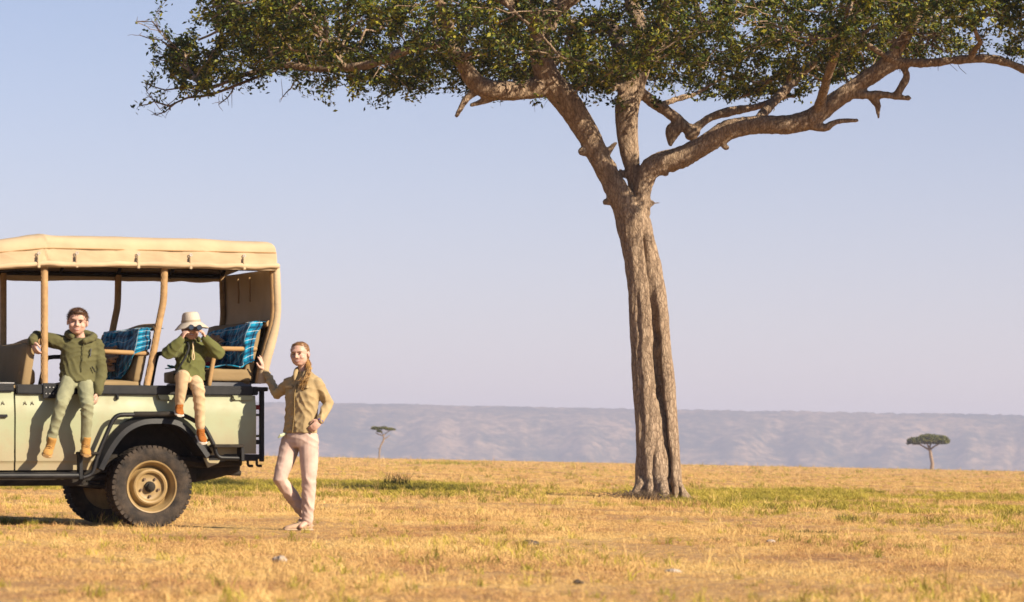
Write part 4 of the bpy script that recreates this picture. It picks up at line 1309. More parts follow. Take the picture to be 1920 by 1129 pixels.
# seats ------------------------------------------------------------------------
def cushion(name, lo, hi, material, parent, M=None, puff=0.012, seed=0):
    s = Soup(); s.box(lo, hi, None)
    me = s.mesh(name)
    bm = bmesh.new(); bm.from_mesh(me)
    bmesh.ops.subdivide_edges(bm, edges=bm.edges, cuts=7, use_grid_fill=True)
    bmesh.ops.recalc_face_normals(bm, faces=bm.faces)
    lo_, hi_ = np.array(lo), np.array(hi); c = (lo_ + hi_) / 2; h = (hi_ - lo_) / 2
    for v in bm.verts:
        q = (np.array(v.co) - c) / h
        rr = 0.035
        p = np.clip(np.array(v.co), lo_ + rr, hi_ - rr)
        d = np.array(v.co) - p
        L = np.linalg.norm(d)
        if L > 1e-6:
            v.co = Vector(p + d / L * rr * 1.0)
        k = puff * (1 - q[0] ** 2 * 0.9) * (1 - q[1] ** 2 * 0.9)
        v.co.z += k * (1 if q[2] > 0 else -1) * abs(q[2])
    bm.to_mesh(me); bm.free()
    V = get_co(me)
    V += 0.004 * np.stack([vnoise(V * 9, seed + k) for k in range(3)], 1)
    if M is not None:
        V = V @ np.asarray(M)[:3, :3].T + np.asarray(M)[:3, 3]
    set_co(me, V)
    return obj(name, me, material, parent, True)
def lean(x0, z0, x1, z1):
    """frame standing on (x0, z0), its z axis along the seat back"""
    u = unit(A(x1 - x0, 0, z1 - z0)); f = A(u[2], 0, -u[0])
    M = np.eye(4); M[:3, 0] = f; M[:3, 1] = (0, 1, 0); M[:3, 2] = u; M[:3, 3] = (x0, 0, z0)
    return M
def seat_row(xb, zb, xt, zt, cx0, cx1, cz0, cz1, material):
    o = empty('bench_seat', (0, 0, 0)); o.parent = vehicle
    L = math.hypot(xt - xb, zt - zb)
    cushion('backrest', (-0.13, 0.10, 0.0), (-0.03, W - 0.14, L), material, o, lean(xb, zb, xt, zt), 0.0, 5)
    cushion('seat_cushion', (cx0, 0.09, cz0), (cx1, W - 0.13, cz1), material, o, None, 0.012, 9)
    Soup().box((cx0 + 0.03, 0.11, 1.04), (cx1 - 0.02, W - 0.15, cz0 + 0.005)).build('seat_base', GREYV, o, bevel=0.01)
    return o
def armrest(y, x0, x1, z, xpost, zpost, material):
    p = spline([A(x1, y, z + 0.006), A((x0 + x1) / 2, y, z + 0.004), A(x0 + 0.05, y, z), A(x0 - 0.005, y, z - 0.045), A(xpost, y, zpost)], 6)
    return p
seat2 = seat_row(-0.03, 1.32, 0.078, 1.84, -0.56, -0.06, 1.24, 1.378, SEATC)
Soup().tube([A(-0.42, 0.10, 1.645), A(-0.01, 0.10, 1.632)], 0.022, 12, 'round').build('armrest', PADDED, seat2)
seat3 = seat_row(1.055, 1.33, 1.175, 1.93, 0.585, 1.05, 1.37, 1.50, SEATC)
Soup().tube(armrest(0.10, 0.66, 1.06, 1.682, 0.60, 1.345, PADDED), 0.023, 12, 'round').build('armrest', PADDED, seat3)
Soup().tube(armrest(W - 0.22, 0.50, 1.02, 1.672, 0.44, 1.36, PADDED), 0.021, 12, 'round').build('armrest', GRIME, seat3)  # far armrest: its shade put into the colour, near-black instead of tan
Soup().tube(armrest(W - 0.22, -0.62, -0.06, 1.62, -0.68, 1.36, PADDED), 0.021, 12, 'round').build('armrest', GRIME, seat2)  # far side again, shade painted in by the dark material
seat1 = seat_row(-1.10, 1.26, -1.03, 1.70, -1.62, -1.13, 1.2, 1.33, SEATC)
cushion('bolster', (-1.20, 0.16, 1.33), (-1.06, 0.40, 1.47), PADDED, seat1, None, 0.02, 4)

# cab in front of the frame ---------------------------------------------------------
Soup().box((-3.62, 0.16, 0.80), (-2.24, W - 0.16, 1.26)).build('bonnet', PAINT, vehicle, bevel=0.03)
for y0, y1 in ((0.0, 0.17), (W - 0.17, W)):
    s = Soup()
    pr = [(-3.66, 0.62), (-3.28, 0.62), (-3.20, 0.82), (-3.0, 0.96), (-2.6, 0.96), (-2.38, 0.82), (-2.30, 0.56), (-2.21, 0.56), (-2.21, 1.16), (-3.66, 1.16)]
    s.add([(x, y, z) for y in (y0, y1) for x, z in pr], [tuple(range(10)), tuple(range(19, 9, -1))] + [(k, (k + 1) % 10, 10 + (k + 1) % 10, 10 + k) for k in range(10)])
    s.build('front_wing', PAINT, vehicle)
for y in (0.085, W - 0.085):
    Soup().tube([A(-3.655, y, 0.95), A(-3.69, y, 0.95)], [0.085, 0.08], 20).build('headlight', STEEL, vehicle)
Soup().box((-3.80, 0.0, 0.60), (-3.69, W, 0.73)).build('front_bumper', BLACK, vehicle, bevel=0.01)
Soup().box((-3.665, 0.2, 0.74), (-3.63, W - 0.2, 1.16)).build('grille', BLACK, vehicle, bevel=0.01)
ws = Soup().tube([A(-2.24, 0.04, 1.25), A(-2.08, 0.04, 1.90), A(-2.02, 0.05, 2.30)], 0.028, 8).build('windscreen_post', BLACK, vehicle)
Soup().tube([A(-2.24, W - 0.04, 1.25), A(-2.08, W - 0.04, 1.90), A(-2.02, W - 0.05, 2.30)], 0.028, 8).build('windscreen_post', BLACK, vehicle)
Soup().add([(-2.235, 0.06, 1.27), (-2.235, W - 0.06, 1.27), (-2.085, W - 0.06, 1.86), (-2.085, 0.06, 1.86), (-2.229, 0.06, 1.268), (-2.229, W - 0.06, 1.268), (-2.079, W - 0.06, 1.858), (-2.079, 0.06, 1.858)], [(0, 1, 2, 3), (7, 6, 5, 4), (0, 4, 5, 1), (1, 5, 6, 2), (2, 6, 7, 3), (3, 7, 4, 0)]).build('windscreen', GLASS, vehicle)
Soup().tube([A(-1.95, 0.38, 1.38) + A(0.05 * math.sin(a) * 0.3, 0.18 * math.cos(a), 0.18 * math.sin(a)) for a in np.linspace(0, 2 * math.pi, 25)], 0.014, 8).build('steering_wheel', BLACK, vehicle)
tag(vehicle, 'pale sage open-sided safari truck with tan canvas roof', 'safari vehicle')

# checked blankets thrown over the seat backs -----------------------------------------
def plaid():
    m, nt, b = new_mat('checked_wool')
    uv = N(nt, 'ShaderNodeTexCoord')
    sp = N(nt, 'ShaderNodeSeparateXYZ'); nt.links.new(uv.outputs['UV'], sp.inputs[0])
    def stripes(sock, n, ph, lo_, hi_):
        a = N(nt, 'ShaderNodeMath', operation='MULTIPLY_ADD'); a.inputs[1].default_value = n; a.inputs[2].default_value = ph
        nt.links.new(sock, a.inputs[0])
        f = N(nt, 'ShaderNodeMath', operation='FRACT'); nt.links.new(a.outputs[0], f.inputs[0])
        c1 = N(nt, 'ShaderNodeMath', operation='GREATER_THAN'); c1.inputs[1].default_value = lo_; nt.links.new(f.outputs[0], c1.inputs[0])
        c2 = N(nt, 'ShaderNodeMath', operation='LESS_THAN'); c2.inputs[1].default_value = hi_; nt.links.new(f.outputs[0], c2.inputs[0])
        mm = N(nt, 'ShaderNodeMath', operation='MULTIPLY'); nt.links.new(c1.outputs[0], mm.inputs[0]); nt.links.new(c2.outputs[0], mm.inputs[1])
        return mm.outputs[0]
    col = None
    prev = (0.008, 0.25, 0.42, 1)
    layers = [(sp.outputs['X'], 0.0, 0.42, (0.004, 0.07, 0.15, 1), 0.75), (sp.outputs['Y'], 0.0, 0.42, (0.004, 0.07, 0.15, 1), 0.75),
              (sp.outputs['X'], 0.17, 0.25, (0.006, 0.006, 0.02, 1), 0.9), (sp.outputs['Y'], 0.17, 0.25, (0.006, 0.006, 0.02, 1), 0.9),
              (sp.outputs['X'], 0.66, 0.72, (0.55, 0.62, 0.66, 1), 0.75), (sp.outputs['Y'], 0.66, 0.72, (0.55, 0.62, 0.66, 1), 0.75)]
    for sock, lo_, hi_, c, k in layers:
        st = stripes(sock, 9.0, 0.0, lo_, hi_)
        ml = N(nt, 'ShaderNodeMath', operation='MULTIPLY'); ml.inputs[1].default_value = k; nt.links.new(st, ml.inputs[0])
        mx = N(nt, 'ShaderNodeMix', data_type='RGBA'); nt.links.new(ml.outputs[0], mx.inputs[0])
        if col is None: mx.inputs[6].default_value = prev
        else: nt.links.new(col, mx.inputs[6])
        mx.inputs[7].default_value = c
        col = mx.outputs[2]
    nt.links.new(col, b.inputs['Base Color'])
    b.inputs['Roughness'].default_value = 0.9; b.inputs['Specular IOR Level'].default_value = 0.1
    b.inputs['Sheen Weight'].default_value = 0.2
    return m
PLAID = plaid()
def blanket(label, fn, nu, nv, seed):
    """fn(u, v) -> vehicle-local point; u across the seat from the near side, v from top to bottom"""
    U, Vv = np.meshgrid(np.linspace(0, 1, nu), np.linspace(0, 1, nv), indexing='ij')
    P = np.array([fn(u, v) for u, v in zip(U.ravel(), Vv.ravel())])
    P[:, 0] -= 0.034 * np.abs(np.sin(3.5 * fbm(np.stack([U.ravel() * 4, Vv.ravel() * 2.2 + U.ravel() * 2, U.ravel() * 0], 1), 2, seed)))
    P = VEH + P @ VM.T
    base = P.mean(0); base[2] = P[:, 2].min()
    i, j = np.meshgrid(np.arange(nu - 1), np.arange(nv - 1), indexing='ij')
    me = mesh_fast('blanket', P - base, [np.stack([i * nv + j, i * nv + j + 1, (i + 1) * nv + j + 1, (i + 1) * nv + j], -1).reshape(-1, 4)])
    uvl = me.uv_layers.new(name='UVMap')
    li = np.empty(len(me.loops), np.int32); me.loops.foreach_get('vertex_index', li)
    uvs = np.stack([U.ravel()[li] * 1.25, Vv.ravel()[li] * 0.62], 1)
    uvl.data.foreach_set('uv', uvs.astype(np.float32).ravel())
    o = obj('blanket', me, PLAID)
    o.location = base
    sm = o.modifiers.new('wool', 'SOLIDIFY'); sm.thickness = 0.009; sm.offset = 0
    tag(o, label, 'blanket', 'checked blankets over the bench seats')
    return o
def bl2(u, v):
    y = 0.075 + max(u - 0.06, 0) * 1.28
    bk = 0.11 * max(0.06 - u, 0) / 0.06
    drop = (1.0 - 0.62 * smooth01((0.30 - u) / 0.30)) * (1 + 0.07 * math.sin(u * 21))      # near corner hitched up
    s = v * (0.06 + 0.50 * drop)
    if s < 0.06:                                        # over the top of the back
        return A(0.105 - s * 2.6 + bk * 0.6, y, 1.868)
    t = (s - 0.06)
    x = -0.062 - t * 0.215; z = 1.862 - t
    if z < 1.40:
        x -= (1.40 - z) * 1.6; z = 1.398 + 0.01 * math.sin(x * 30)
    return A(x + bk, y, z)
def bl3(u, v):
    y = 0.075 + max(u - 0.06, 0) * 1.28
    bk = 0.11 * max(0.06 - u, 0) / 0.06
    drop = (1.0 - 0.42 * smooth01((0.22 - u) / 0.22)) * (1 + 0.07 * math.sin(u * 19 + 1))
    s = v * (0.05 + 0.62 * drop)
    if s < 0.05:
        return A(1.19 - s * 2.6 + bk * 0.5, y, 1.952 - 0.06 * u)
    t = s - 0.05
    x = 1.03 - t * 0.20 - 0.02 * math.sin(math.pi * min(t / 0.5, 1)); z = 1.945 - 0.06 * u - t
    if z < 1.525:
        x -= (1.525 - z) * 2.0 * (0.6 + 0.5 * math.sin(u * 4)); z = 1.522 + 0.012 * math.sin(x * 25)
    return A(x + bk, y, z)
blanket('blue checked blanket draped over the middle bench beside the boy in the dark jacket', bl2, 70, 60, 5)
blanket('blue checked blanket draped over the rear bench against the canvas curtain', bl3, 70, 60, 6)

# fleeces thrown over the checked blankets, half way along each bench
CLOTH_TAN = mat('tan_fleece', (0.40, 0.235, 0.135), 0.9, 0.2, 12, 0.2, 60)
CLOTH_RED = mat('red_lining', (0.25, 0.012, 0.016), 0.9, 0.2, 12)
def fleece(label, y0, y1, z0, z1, xf, seed, skew):
    nu, nv = 46, 46
    U, Vv = np.meshgrid(np.linspace(0, 1, nu), np.linspace(0, 1, nv), indexing='ij')
    u, v = U.ravel(), Vv.ravel()
    q = np.stack([u * 2.6 + v * skew, v * 2.4, u * 0], 1)
    fold = np.abs(np.sin(2.6 * fbm(q, 2, seed) + 5 * u + 2 * v))
    y = y0 + (y1 - y0) * (u + 0.10 * vnoise(q * 1.7, seed + 1))
    top = z1 - (z1 - z0) * 0.30 * np.abs(u - 0.35) - 0.05 * np.abs(vnoise(q * 1.3, seed + 2))
    z = top + (z0 - top) * v
    x = xf(z) - 0.05 - 0.10 * fold * np.sin(math.pi * np.clip(v * 0.8 + 0.2, 0, 1)) - 0.05 * v
    P = VEH + np.stack([x, y, z], 1) @ VM.T
    b0 = P.mean(0); b0[2] = P[:, 2].min()
    i, j = np.meshgrid(np.arange(nu - 1), np.arange(nv - 1), indexing='ij')
    o = obj('fleece', mesh_fast('fleece', P - b0, [np.stack([i * nv + j, i * nv + j + 1, (i + 1) * nv + j + 1, (i + 1) * nv + j], -1).reshape(-1, 4)]), CLOTH_TAN)
    o.location = b0
    sm = o.modifiers.new('pile', 'SOLIDIFY'); sm.thickness = 0.02; sm.offset = 0
    tag(o, label, 'clothing', 'fleeces left on the benches')
    return o
fleece('crumpled tan fleece thrown over the checked blanket of the middle bench', 0.42, 1.0, 1.47, 1.745, lambda z: -0.062 - (1.862 - z) * 0.215, 3, 1.5)
jk = fleece('tan fleece with red lining thrown over the checked blanket of the rear bench', 0.62, 1.12, 1.53, 1.86, lambda z: 1.015 - (1.92 - z) * 0.21, 8, -1.5)
for c_, r_ in (((0.845, 0.60, 1.66), (0.03, 0.05, 0.055)), ((0.80, 0.66, 1.555), (0.05, 0.07, 0.03))):
    me = Soup().ellip(vw(c_), r_, VM.T).blob('lining', 0.01, 1)
    wrinkle(me, 0.010, 25, 2)
    set_co(me, get_co(me) - np.array(jk.location))
    obj('lining', me, CLOTH_RED, jk)
# ------------------------------------------------------------------ people
SKIN = mat('skin', (0.52, 0.315, 0.24), 0.5, 0.08, 14, 0.05, 90, spec=0.35)
for m_ in (SKIN,):
    m_.node_tree.nodes['Principled BSDF'].inputs['Subsurface Weight'].default_value = 0.15
    m_.node_tree.nodes['Principled BSDF'].inputs['Subsurface Radius'].default_value = (0.02, 0.008, 0.005)
EYE = mat('eye_dark', (0.045, 0.03, 0.025), 0.3, 0.1, 20)
LIP = mat('lip', (0.46, 0.19, 0.16), 0.5, 0.1, 20)
TEETH = mat('teeth', (0.50, 0.44, 0.39), 0.4, 0.05, 20)

def frame(face, up):
    """rows: right-hand axis r, forward f, up u"""
    f = unit(face); u = unit(np.asarray(up, float) - f * np.dot(up, f)); r = np.cross(f, u)
    return np.stack([r, f, u])

class Head:
    def __init__(s, c, face, up, k=1.0):
        s.c = np.asarray(c, float); s.F = frame(face, up); s.k = k
    def w(s, r, f, u):
        return s.c + (A(r * 1.12, f, u * 0.97) * s.k) @ s.F
    def e(s, soup, c, r):
        soup.ellip(s.w(*c), A(r[0] * 1.12, r[1], r[2] * 0.97) * s.k, s.F, 18, 11)
    def grow(s, b):
        s.e(b, (0, -0.012, 0.030), (0.075, 0.094, 0.088))
        s.e(b, (0, 0.022, -0.040), (0.067, 0.070, 0.074))
        s.e(b, (0, 0.040, -0.083), (0.040, 0.042, 0.032))
        s.e(b, (0, 0.074, 0.030), (0.050, 0.020, 0.020))
        for q in (-1, 1):
            s.e(b, (q * 0.036, 0.064, -0.030), (0.024, 0.024, 0.024))
            s.e(b, (q * 0.077, -0.008, -0.008), (0.009, 0.020, 0.030))
            s.e(b, (q * 0.012, 0.092, -0.030), (0.009, 0.012, 0.008))
        b.tube([s.w(0, 0.086, 0.012), s.w(0, 0.100, -0.012), s.w(0, 0.108, -0.027)], [0.009 * s.k, 0.010 * s.k, 0.012 * s.k], 8, 'round')
    def face(s, parent, off, brow):
        def put(name, soup, m_):
            V = [v - off for v in soup.v]; soup.v = V
            return soup.build(name, m_, parent)
        for q in (-1, 1):
            x = Soup().ellip(s.w(q * 0.031, 0.083, 0.004), A(0.0135, 0.0080, 0.0034) * s.k, s.F); put('eye', x, EYE)
            x = Soup().tube([s.w(q * 0.013, 0.093, 0.020), s.w(q * 0.032, 0.092, 0.026), s.w(q * 0.048, 0.076, 0.019)], [0.0024 * s.k, 0.0028 * s.k, 0.0015 * s.k], 6, 'round'); put('eyebrow', x, brow)
        k = s.k
        x = Soup().tube([s.w(-0.027, 0.076, -0.0565), s.w(-0.013, 0.0882, -0.0625), s.w(0, 0.0900, -0.0640), s.w(0.013, 0.0882, -0.0625), s.w(0.027, 0.076, -0.0565)], [0.0015 * k, 0.0034 * k, 0.0040 * k, 0.0034 * k, 0.0015 * k], 8, 'round'); put('teeth', x, TEETH)
        x = Soup().tube([s.w(-0.034, 0.070, -0.052), s.w(-0.016, 0.0845, -0.069), s.w(0, 0.0875, -0.0725), s.w(0.016, 0.0845, -0.069), s.w(0.034, 0.070, -0.052)], [0.0025 * k, 0.0045 * k, 0.0055 * k, 0.0045 * k, 0.0025 * k], 8, 'round'); put('lip', x, LIP)
        x = Soup().tube([s.w(-0.034, 0.070, -0.051), s.w(-0.014, 0.0875, -0.0555), s.w(0, 0.0900, -0.0570), s.w(0.014, 0.0875, -0.0555), s.w(0.034, 0.070, -0.051)], [0.0022 * k, 0.003 * k, 0.0034 * k, 0.003 * k, 0.0022 * k], 8, 'round'); put('lip', x, LIP)

def hand(b, wrist, palm_dir, palm_n, thumb, k=1.0, curl=0.5, spread=0.25, tcurl=0.4):
    """palm_dir wrist->knuckles, palm_n out of the palm, thumb: unit side of the thumb"""
    d = unit(palm_dir); n = unit(np.asarray(palm_n, float) - d * np.dot(palm_n, d)); s = np.cross(d, n)
    if np.dot(s, thumb) < 0: s = -s
    L = 0.078 * k
    F3 = np.stack([s, d, n])
    b.ellip(wrist + d * L * 0.55, A(0.036, 0.050, 0.014) * k, F3)
    for q, ln in ((0.9, 0.066), (0.3, 0.074), (-0.3, 0.069), (-0.9, 0.053)):
        base = wrist + d * L * 0.88 + s * q * 0.029 * k
        p, dirv = base.copy(), unit(d + s * q * spread * 0.35)
        pts = [p - dirv * 0.02 * k, p]
        a = 0.0
        for seg in (0.45, 0.32, 0.26):
            a += curl * (0.5 if seg > 0.4 else 0.8)
            dd = unit(dirv * math.cos(a) + n * math.sin(a))
            p = p + dd * ln * k * seg
            pts.append(p)
        b.tube(pts, [0.0095 * k, 0.0095 * k, 0.0088 * k, 0.008 * k, 0.007 * k], 8, 'round')
    p = wrist + d * L * 0.22 + s * 0.022 * k
    t1 = p + unit(s * 0.9 + d * 0.6 + n * 0.2) * 0.032 * k
    t2 = t1 + unit(s * (0.5 - tcurl) + d * 0.9 + n * tcurl) * 0.028 * k
    t3 = t2 + unit(s * (0.25 - tcurl) + d * 0.8 + n * tcurl) * 0.022 * k
    b.tube([p, t1, t2, t3], [0.014 * k, 0.0115 * k, 0.0098 * k, 0.0082 * k], 8, 'round')

def loft(b, rings, seg=22):
    """rings: (centre, right vector, forward vector, half width, half depth)"""
    an = np.linspace(0, 2 * math.pi, seg, endpoint=False)
    ca, sa = np.cos(an), np.sin(an)
    se = lambda v: np.sign(v) * np.abs(v) ** 0.86
    b.rings([np.asarray(c) + np.outer(se(ca), unit(r)) * hw + np.outer(se(sa), unit(f)) * hd for c, r, f, hw, hd in rings])

def finish(name, soup, voxel, smooth, material, parent, off, wr=None):
    me = soup.blob(name, voxel, smooth)
    if wr:
        wrinkle(me, *wr)
    set_co(me, get_co(me) - off)
    return obj(name, me, material, parent)

def lerp(a, b_, t):
    return np.asarray(a) * (1 - t) + np.asarray(b_) * t

def shoe(parent, off, heel, toe, up, k, name, upper, sole, lace=None, high=0.0):
    """heel and toe at ground level of the sole"""
    d = unit(toe - heel); u = unit(np.asarray(up, float) - d * np.dot(up, d)); s = np.cross(d, u)
    L = np.linalg.norm(toe - heel)
    b = Soup(); rr = []
    for t, w, h0, h1 in ((0.0, 0.55, 0.012, 0.075), (0.06, 0.85, 0.010, 0.095), (0.2, 0.95, 0.010, 0.11), (0.38, 0.92, 0.010, 0.092), (0.55, 1.0, 0.010, 0.072), (0.75, 1.08, 0.010, 0.058), (0.9, 0.95, 0.010, 0.048), (1.0, 0.5, 0.014, 0.034)):
        c = heel + d * L * t + u * (h0 + h1) * 0.5 * k
        rr.append((c, s, u, 0.042 * k * w, (h1 - h0) * 0.5 * k))
    loft(b, rr, 18)
    b.tube([heel + d * L * 0.2 + u * 0.05 * k, heel + d * L * 0.16 + u * (0.12 + high) * k], [0.042 * k, 0.041 * k], 14)
    o = finish(name, b, 0.007, 2, upper, parent, off)
    b = Soup(); rr = []
    for t, w in ((0.0, 0.6), (0.05, 0.9), (0.2, 1.0), (0.45, 0.95), (0.7, 1.12), (0.9, 1.0), (1.0, 0.6)):
        rr.append((heel + d * (L * (t * 1.04 - 0.02)) + u * 0.010 * k, s, u, 0.0455 * k * w, 0.014 * k))
    loft(b, rr, 16)
    b.v = [v - off for v in b.v]
    b.build('sole', sole, o)
    if lace is not None:
        for t in (0.40, 0.50, 0.60):
            c = heel + d * L * t + u * (0.092 - 0.11 * (t - 0.38)) * k
            x = Soup().tube([c - s * 0.026 * k - u * 0.008 * k, c + u * 0.004 * k, c + s * 0.026 * k - u * 0.008 * k], 0.0045 * k, 6, 'round')
            x.v = [v - off for v in x.v]
            x.build('lace', lace, o)
    return o

def fabric(name, col, var=0.16):
    return mat(name, col, 0.88, var, 9, 0.06, 120, spec=0.15, sheen=0.05)
def hair_mat(name, c1, c2):
    m, nt, b = new_mat(name)
    tc = N(nt, 'ShaderNodeTexCoord')
    nz = N(nt, 'ShaderNodeTexNoise'); nz.inputs['Scale'].default_value = 55; nz.inputs['Detail'].default_value = 3
    nt.links.new(tc.outputs['Object'], nz.inputs['Vector'])
    nt.links.new(ramp(nt, nz.outputs[0], [(0.35, c1), (0.65, c2)]), b.inputs['Base Color'])
    b.inputs['Roughness'].default_value = 0.45
    return m

# ---- boy in the dark olive jacket, sitting on the rail, arm hooked round the pillar
def build_boy():
    J = {k: vw(v) for k, v in dict(neck=(-0.672, 0.045, 1.755), Rs=(-0.828, 0.085, 1.715), Re=(-1.060, 0.185, 1.775), Rw=(-1.118, 0.060, 1.735), Rh=(-1.122, 0.02, 1.672),
        Ls=(-0.520, 0.06, 1.700), Le=(-0.482, 0.0, 1.465), Lw=(-0.545, -0.085, 1.262),
        Rhip=(-0.775, 0.03, 1.395), Rk=(-0.935, -0.24, 1.150), Ra=(-1.018, -0.165, 0.800), Lhip=(-0.640, 0.03, 1.395), Lk=(-0.690, -0.25, 1.130), La=(-0.682, -0.15, 0.800)).items()}
    ex, ey = VM[:, 0], VM[:, 1]
    up = A(0, 0, 1)
    off = vw((-0.70, 0.02, 1.335))
    root = empty('person', tuple(off))
    H = Head(vw((-0.712, -0.005, 1.910)), -ey * 0.93 - ex * 0.30 + up * -0.05, up + ex * 0.06, 1.03)
    b = Soup(); H.grow(b)
    b.tube([H.w(0, -0.02, -0.05), lerp(H.c, J['neck'], 0.75), J['neck'] - up * 0.02], [0.045, 0.046, 0.055], 12)
    loft(b, [(vw((-0.675, 0.05, 1.74)), ex, ey, 0.10, 0.06), (vw((-0.678, 0.055, 1.68)), ex, ey, 0.145, 0.08), (vw((-0.69, 0.06, 1.55)), ex, ey, 0.125, 0.08), (vw((-0.705, 0.05, 1.40)), ex, ey, 0.125, 0.085), (vw((-0.705, 0.04, 1.35)), ex, ey, 0.11, 0.08)])
    for a, c, d, r in (('Rs', 'Re', 'Rw', 1), ('Ls', 'Le', 'Lw', 1)):
        b.tube([J[a], J[c], J[d]], [0.042, 0.034, 0.024], 10, 'round')
    for a, c, d in (('Rhip', 'Rk', 'Ra'), ('Lhip', 'Lk', 'La')):
        b.tube([J[a], J[c], J[d]], [0.065, 0.046, 0.032], 10, 'round')
    hand(b, J['Rw'] - up * 0.012, up * -0.9 + ex * 0.25 - ey * 0.2, ex * 0.9 + ey * 0.3, ex * 0.6 - ey * 0.8, 0.98, 0.55)
    hand(b, J['Lw'] - up * 0.01, up * -1.0 - ex * 0.25 - ey * 0.15, -ex * 0.8 + ey * 0.5, -ex - ey * 0.3, 0.98, 0.7)
    body = finish('body', b, 0.0055, 2, SKIN, root, off)
    HB = hair_mat('brown_hair', (0.035, 0.016, 0.010), (0.125, 0.062, 0.030))
    H.face(body, off, HB)
    # cropped hair
    h = Soup()
    H.e(h, (0, -0.024, 0.047), (0.081, 0.094, 0.085)); H.e(h, (0, -0.055, 0.005), (0.073, 0.058, 0.07)); H.e(h, (0, 0.034, 0.094), (0.058, 0.048, 0.032))
    for q in (-1, 1):
        H.e(h, (q * 0.070, -0.006, 0.040), (0.010, 0.030, 0.036))
    me = h.blob('hair', 0.006, 1)
    V, NN = get_co(me), get_no(me)
    set_co(me, V + NN * (0.004 * np.abs(vnoise(V * A(90, 90, 45), 3)))[:, None] - off)
    ho_ = obj('hair', me, HB, root)
    rg = np.random.default_rng(15); st = []
    Vh, Nh = get_co(me), get_no(me)
    for i in rg.integers(0, len(Vh), 900):
        n_ = Nh[i]; t_ = unit(n_ * 0.7 + H.F[1] * 0.55 - H.F[2] * 0.15 + rg.normal(size=3) * 0.3)
        st.append((np.array([Vh[i] - n_ * 0.004, Vh[i] + t_ * 0.010, Vh[i] + t_ * 0.018 - H.F[2] * 0.004]), np.array([0.0016, 0.0013, 0.0006])))
    Vt, Ft = many_tubes(st, 3)
    so = obj('short_strands', mesh_fast('short_strands', Vt, [Ft]), HB, ho_); so['kind'] = 'stuff'
    # jacket
    OL = fabric('olive_shell', (0.098, 0.092, 0.040))
    g = Soup()
    loft(g, [(vw((-0.672, 0.045, 1.770)), ex, ey, 0.085, 0.070), (vw((-0.672, 0.05, 1.742)), ex, ey, 0.130, 0.085), (vw((-0.676, 0.055, 1.69)), ex, ey, 0.175, 0.11), (vw((-0.686, 0.05, 1.60)), ex, ey, 0.172, 0.12), (vw((-0.70, 0.045, 1.50)), ex, ey, 0.165, 0.12), (vw((-0.705, 0.035, 1.42)), ex, ey, 0.170, 0.125), (vw((-0.705, 0.02, 1.362)), ex, ey, 0.172, 0.125)])
    g.tube([J['Rs'], lerp(J['Rs'], J['Re'], 0.5), J['Re'], lerp(J['Re'], J['Rw'], 0.6), J['Rw']], [0.078, 0.070, 0.062, 0.055, 0.047], 14, 'round')
    g.tube([J['Ls'], lerp(J['Ls'], J['Le'], 0.5), J['Le'], lerp(J['Le'], J['Lw'], 0.6), J['Lw']], [0.080, 0.068, 0.063, 0.055, 0.048], 14, 'round')
    jk_ = finish('jacket', g, 0.009, 3, OL, root, off, (0.011, 15, 2, (1.0, 1.0, 1.3)))
    # hood lying round the neck
    hd = Soup()
    ring = [(-0.775, -0.035, 1.775), (-0.785, 0.06, 1.80), (-0.72, 0.135, 1.815), (-0.62, 0.135, 1.81), (-0.545, 0.07, 1.785), (-0.575, -0.02, 1.765), (-0.665, -0.075, 1.735)]
    hd.tube(spline([vw(p) for p in ring], 4), [0.030 + 0.012 * math.sin(math.pi * t) for t in np.linspace(0, 1, 25)], 10, 'round')
    hd.ellip(vw((-0.62, 0.15, 1.76)), (0.11, 0.05, 0.05), VM.T)
    finish('hood', hd, 0.008, 2, OL, jk_, A(0, 0, 0) + off, (0.006, 28, 4))
    DK = mat('dark_zip', (0.012, 0.012, 0.014), 0.5, 0.2, 20)
    x = Soup().tube([vw(p) for p in ((-0.672, -0.072, 1.72), (-0.685, -0.088, 1.60), (-0.700, -0.096, 1.45))], 0.005, 6); x.v = [v - off for v in x.v]; x.build('zip', OL, jk_)
    x = Soup().tube([vw(p) for p in ((-0.602, -0.069, 1.665), (-0.615, -0.082, 1.59))], 0.0065, 6); x.v = [v - off for v in x.v]; x.build('pocket_zip', DK, jk_)
    x = Soup().tube([vw(p) for p in ((-0.598, -0.085, 1.50), (-0.565, -0.075, 1.45))], 0.006, 6); x.v = [v - off for v in x.v]; x.build('pocket_zip', DK, jk_)
    # trousers
    TR = fabric('sage_cotton', (0.235, 0.235, 0.145))
    g = Soup()
    loft(g, [(vw((-0.705, 0.03, 1.43)), ex, ey, 0.145, 0.105), (vw((-0.705, 0.03, 1.37)), ex, ey, 0.150, 0.105), (vw((-0.705, 0.02, 1.345)), ex, ey, 0.12, 0.09)])
    for s_ in 'RL':
        g.tube([J[s_ + 'hip'], lerp(J[s_ + 'hip'], J[s_ + 'k'], 0.55), J[s_ + 'k'], lerp(J[s_ + 'k'], J[s_ + 'a'], 0.35), lerp(J[s_ + 'k'], J[s_ + 'a'], 0.95)], [0.082, 0.074, 0.063, 0.056, 0.048], 14, 'round')
    finish('trousers', g, 0.009, 3, TR, root, off, (0.008, 16, 6))
    BT = mat('tan_nubuck', (0.36, 0.19, 0.05), 0.85, 0.15, 20, 0.2, 60)
    SO = mat('tan_rubber', (0.33, 0.20, 0.085), 0.8, 0.15, 20)
    LC = mat('brown_lace', (0.12, 0.05, 0.015), 0.9, 0.1, 20)
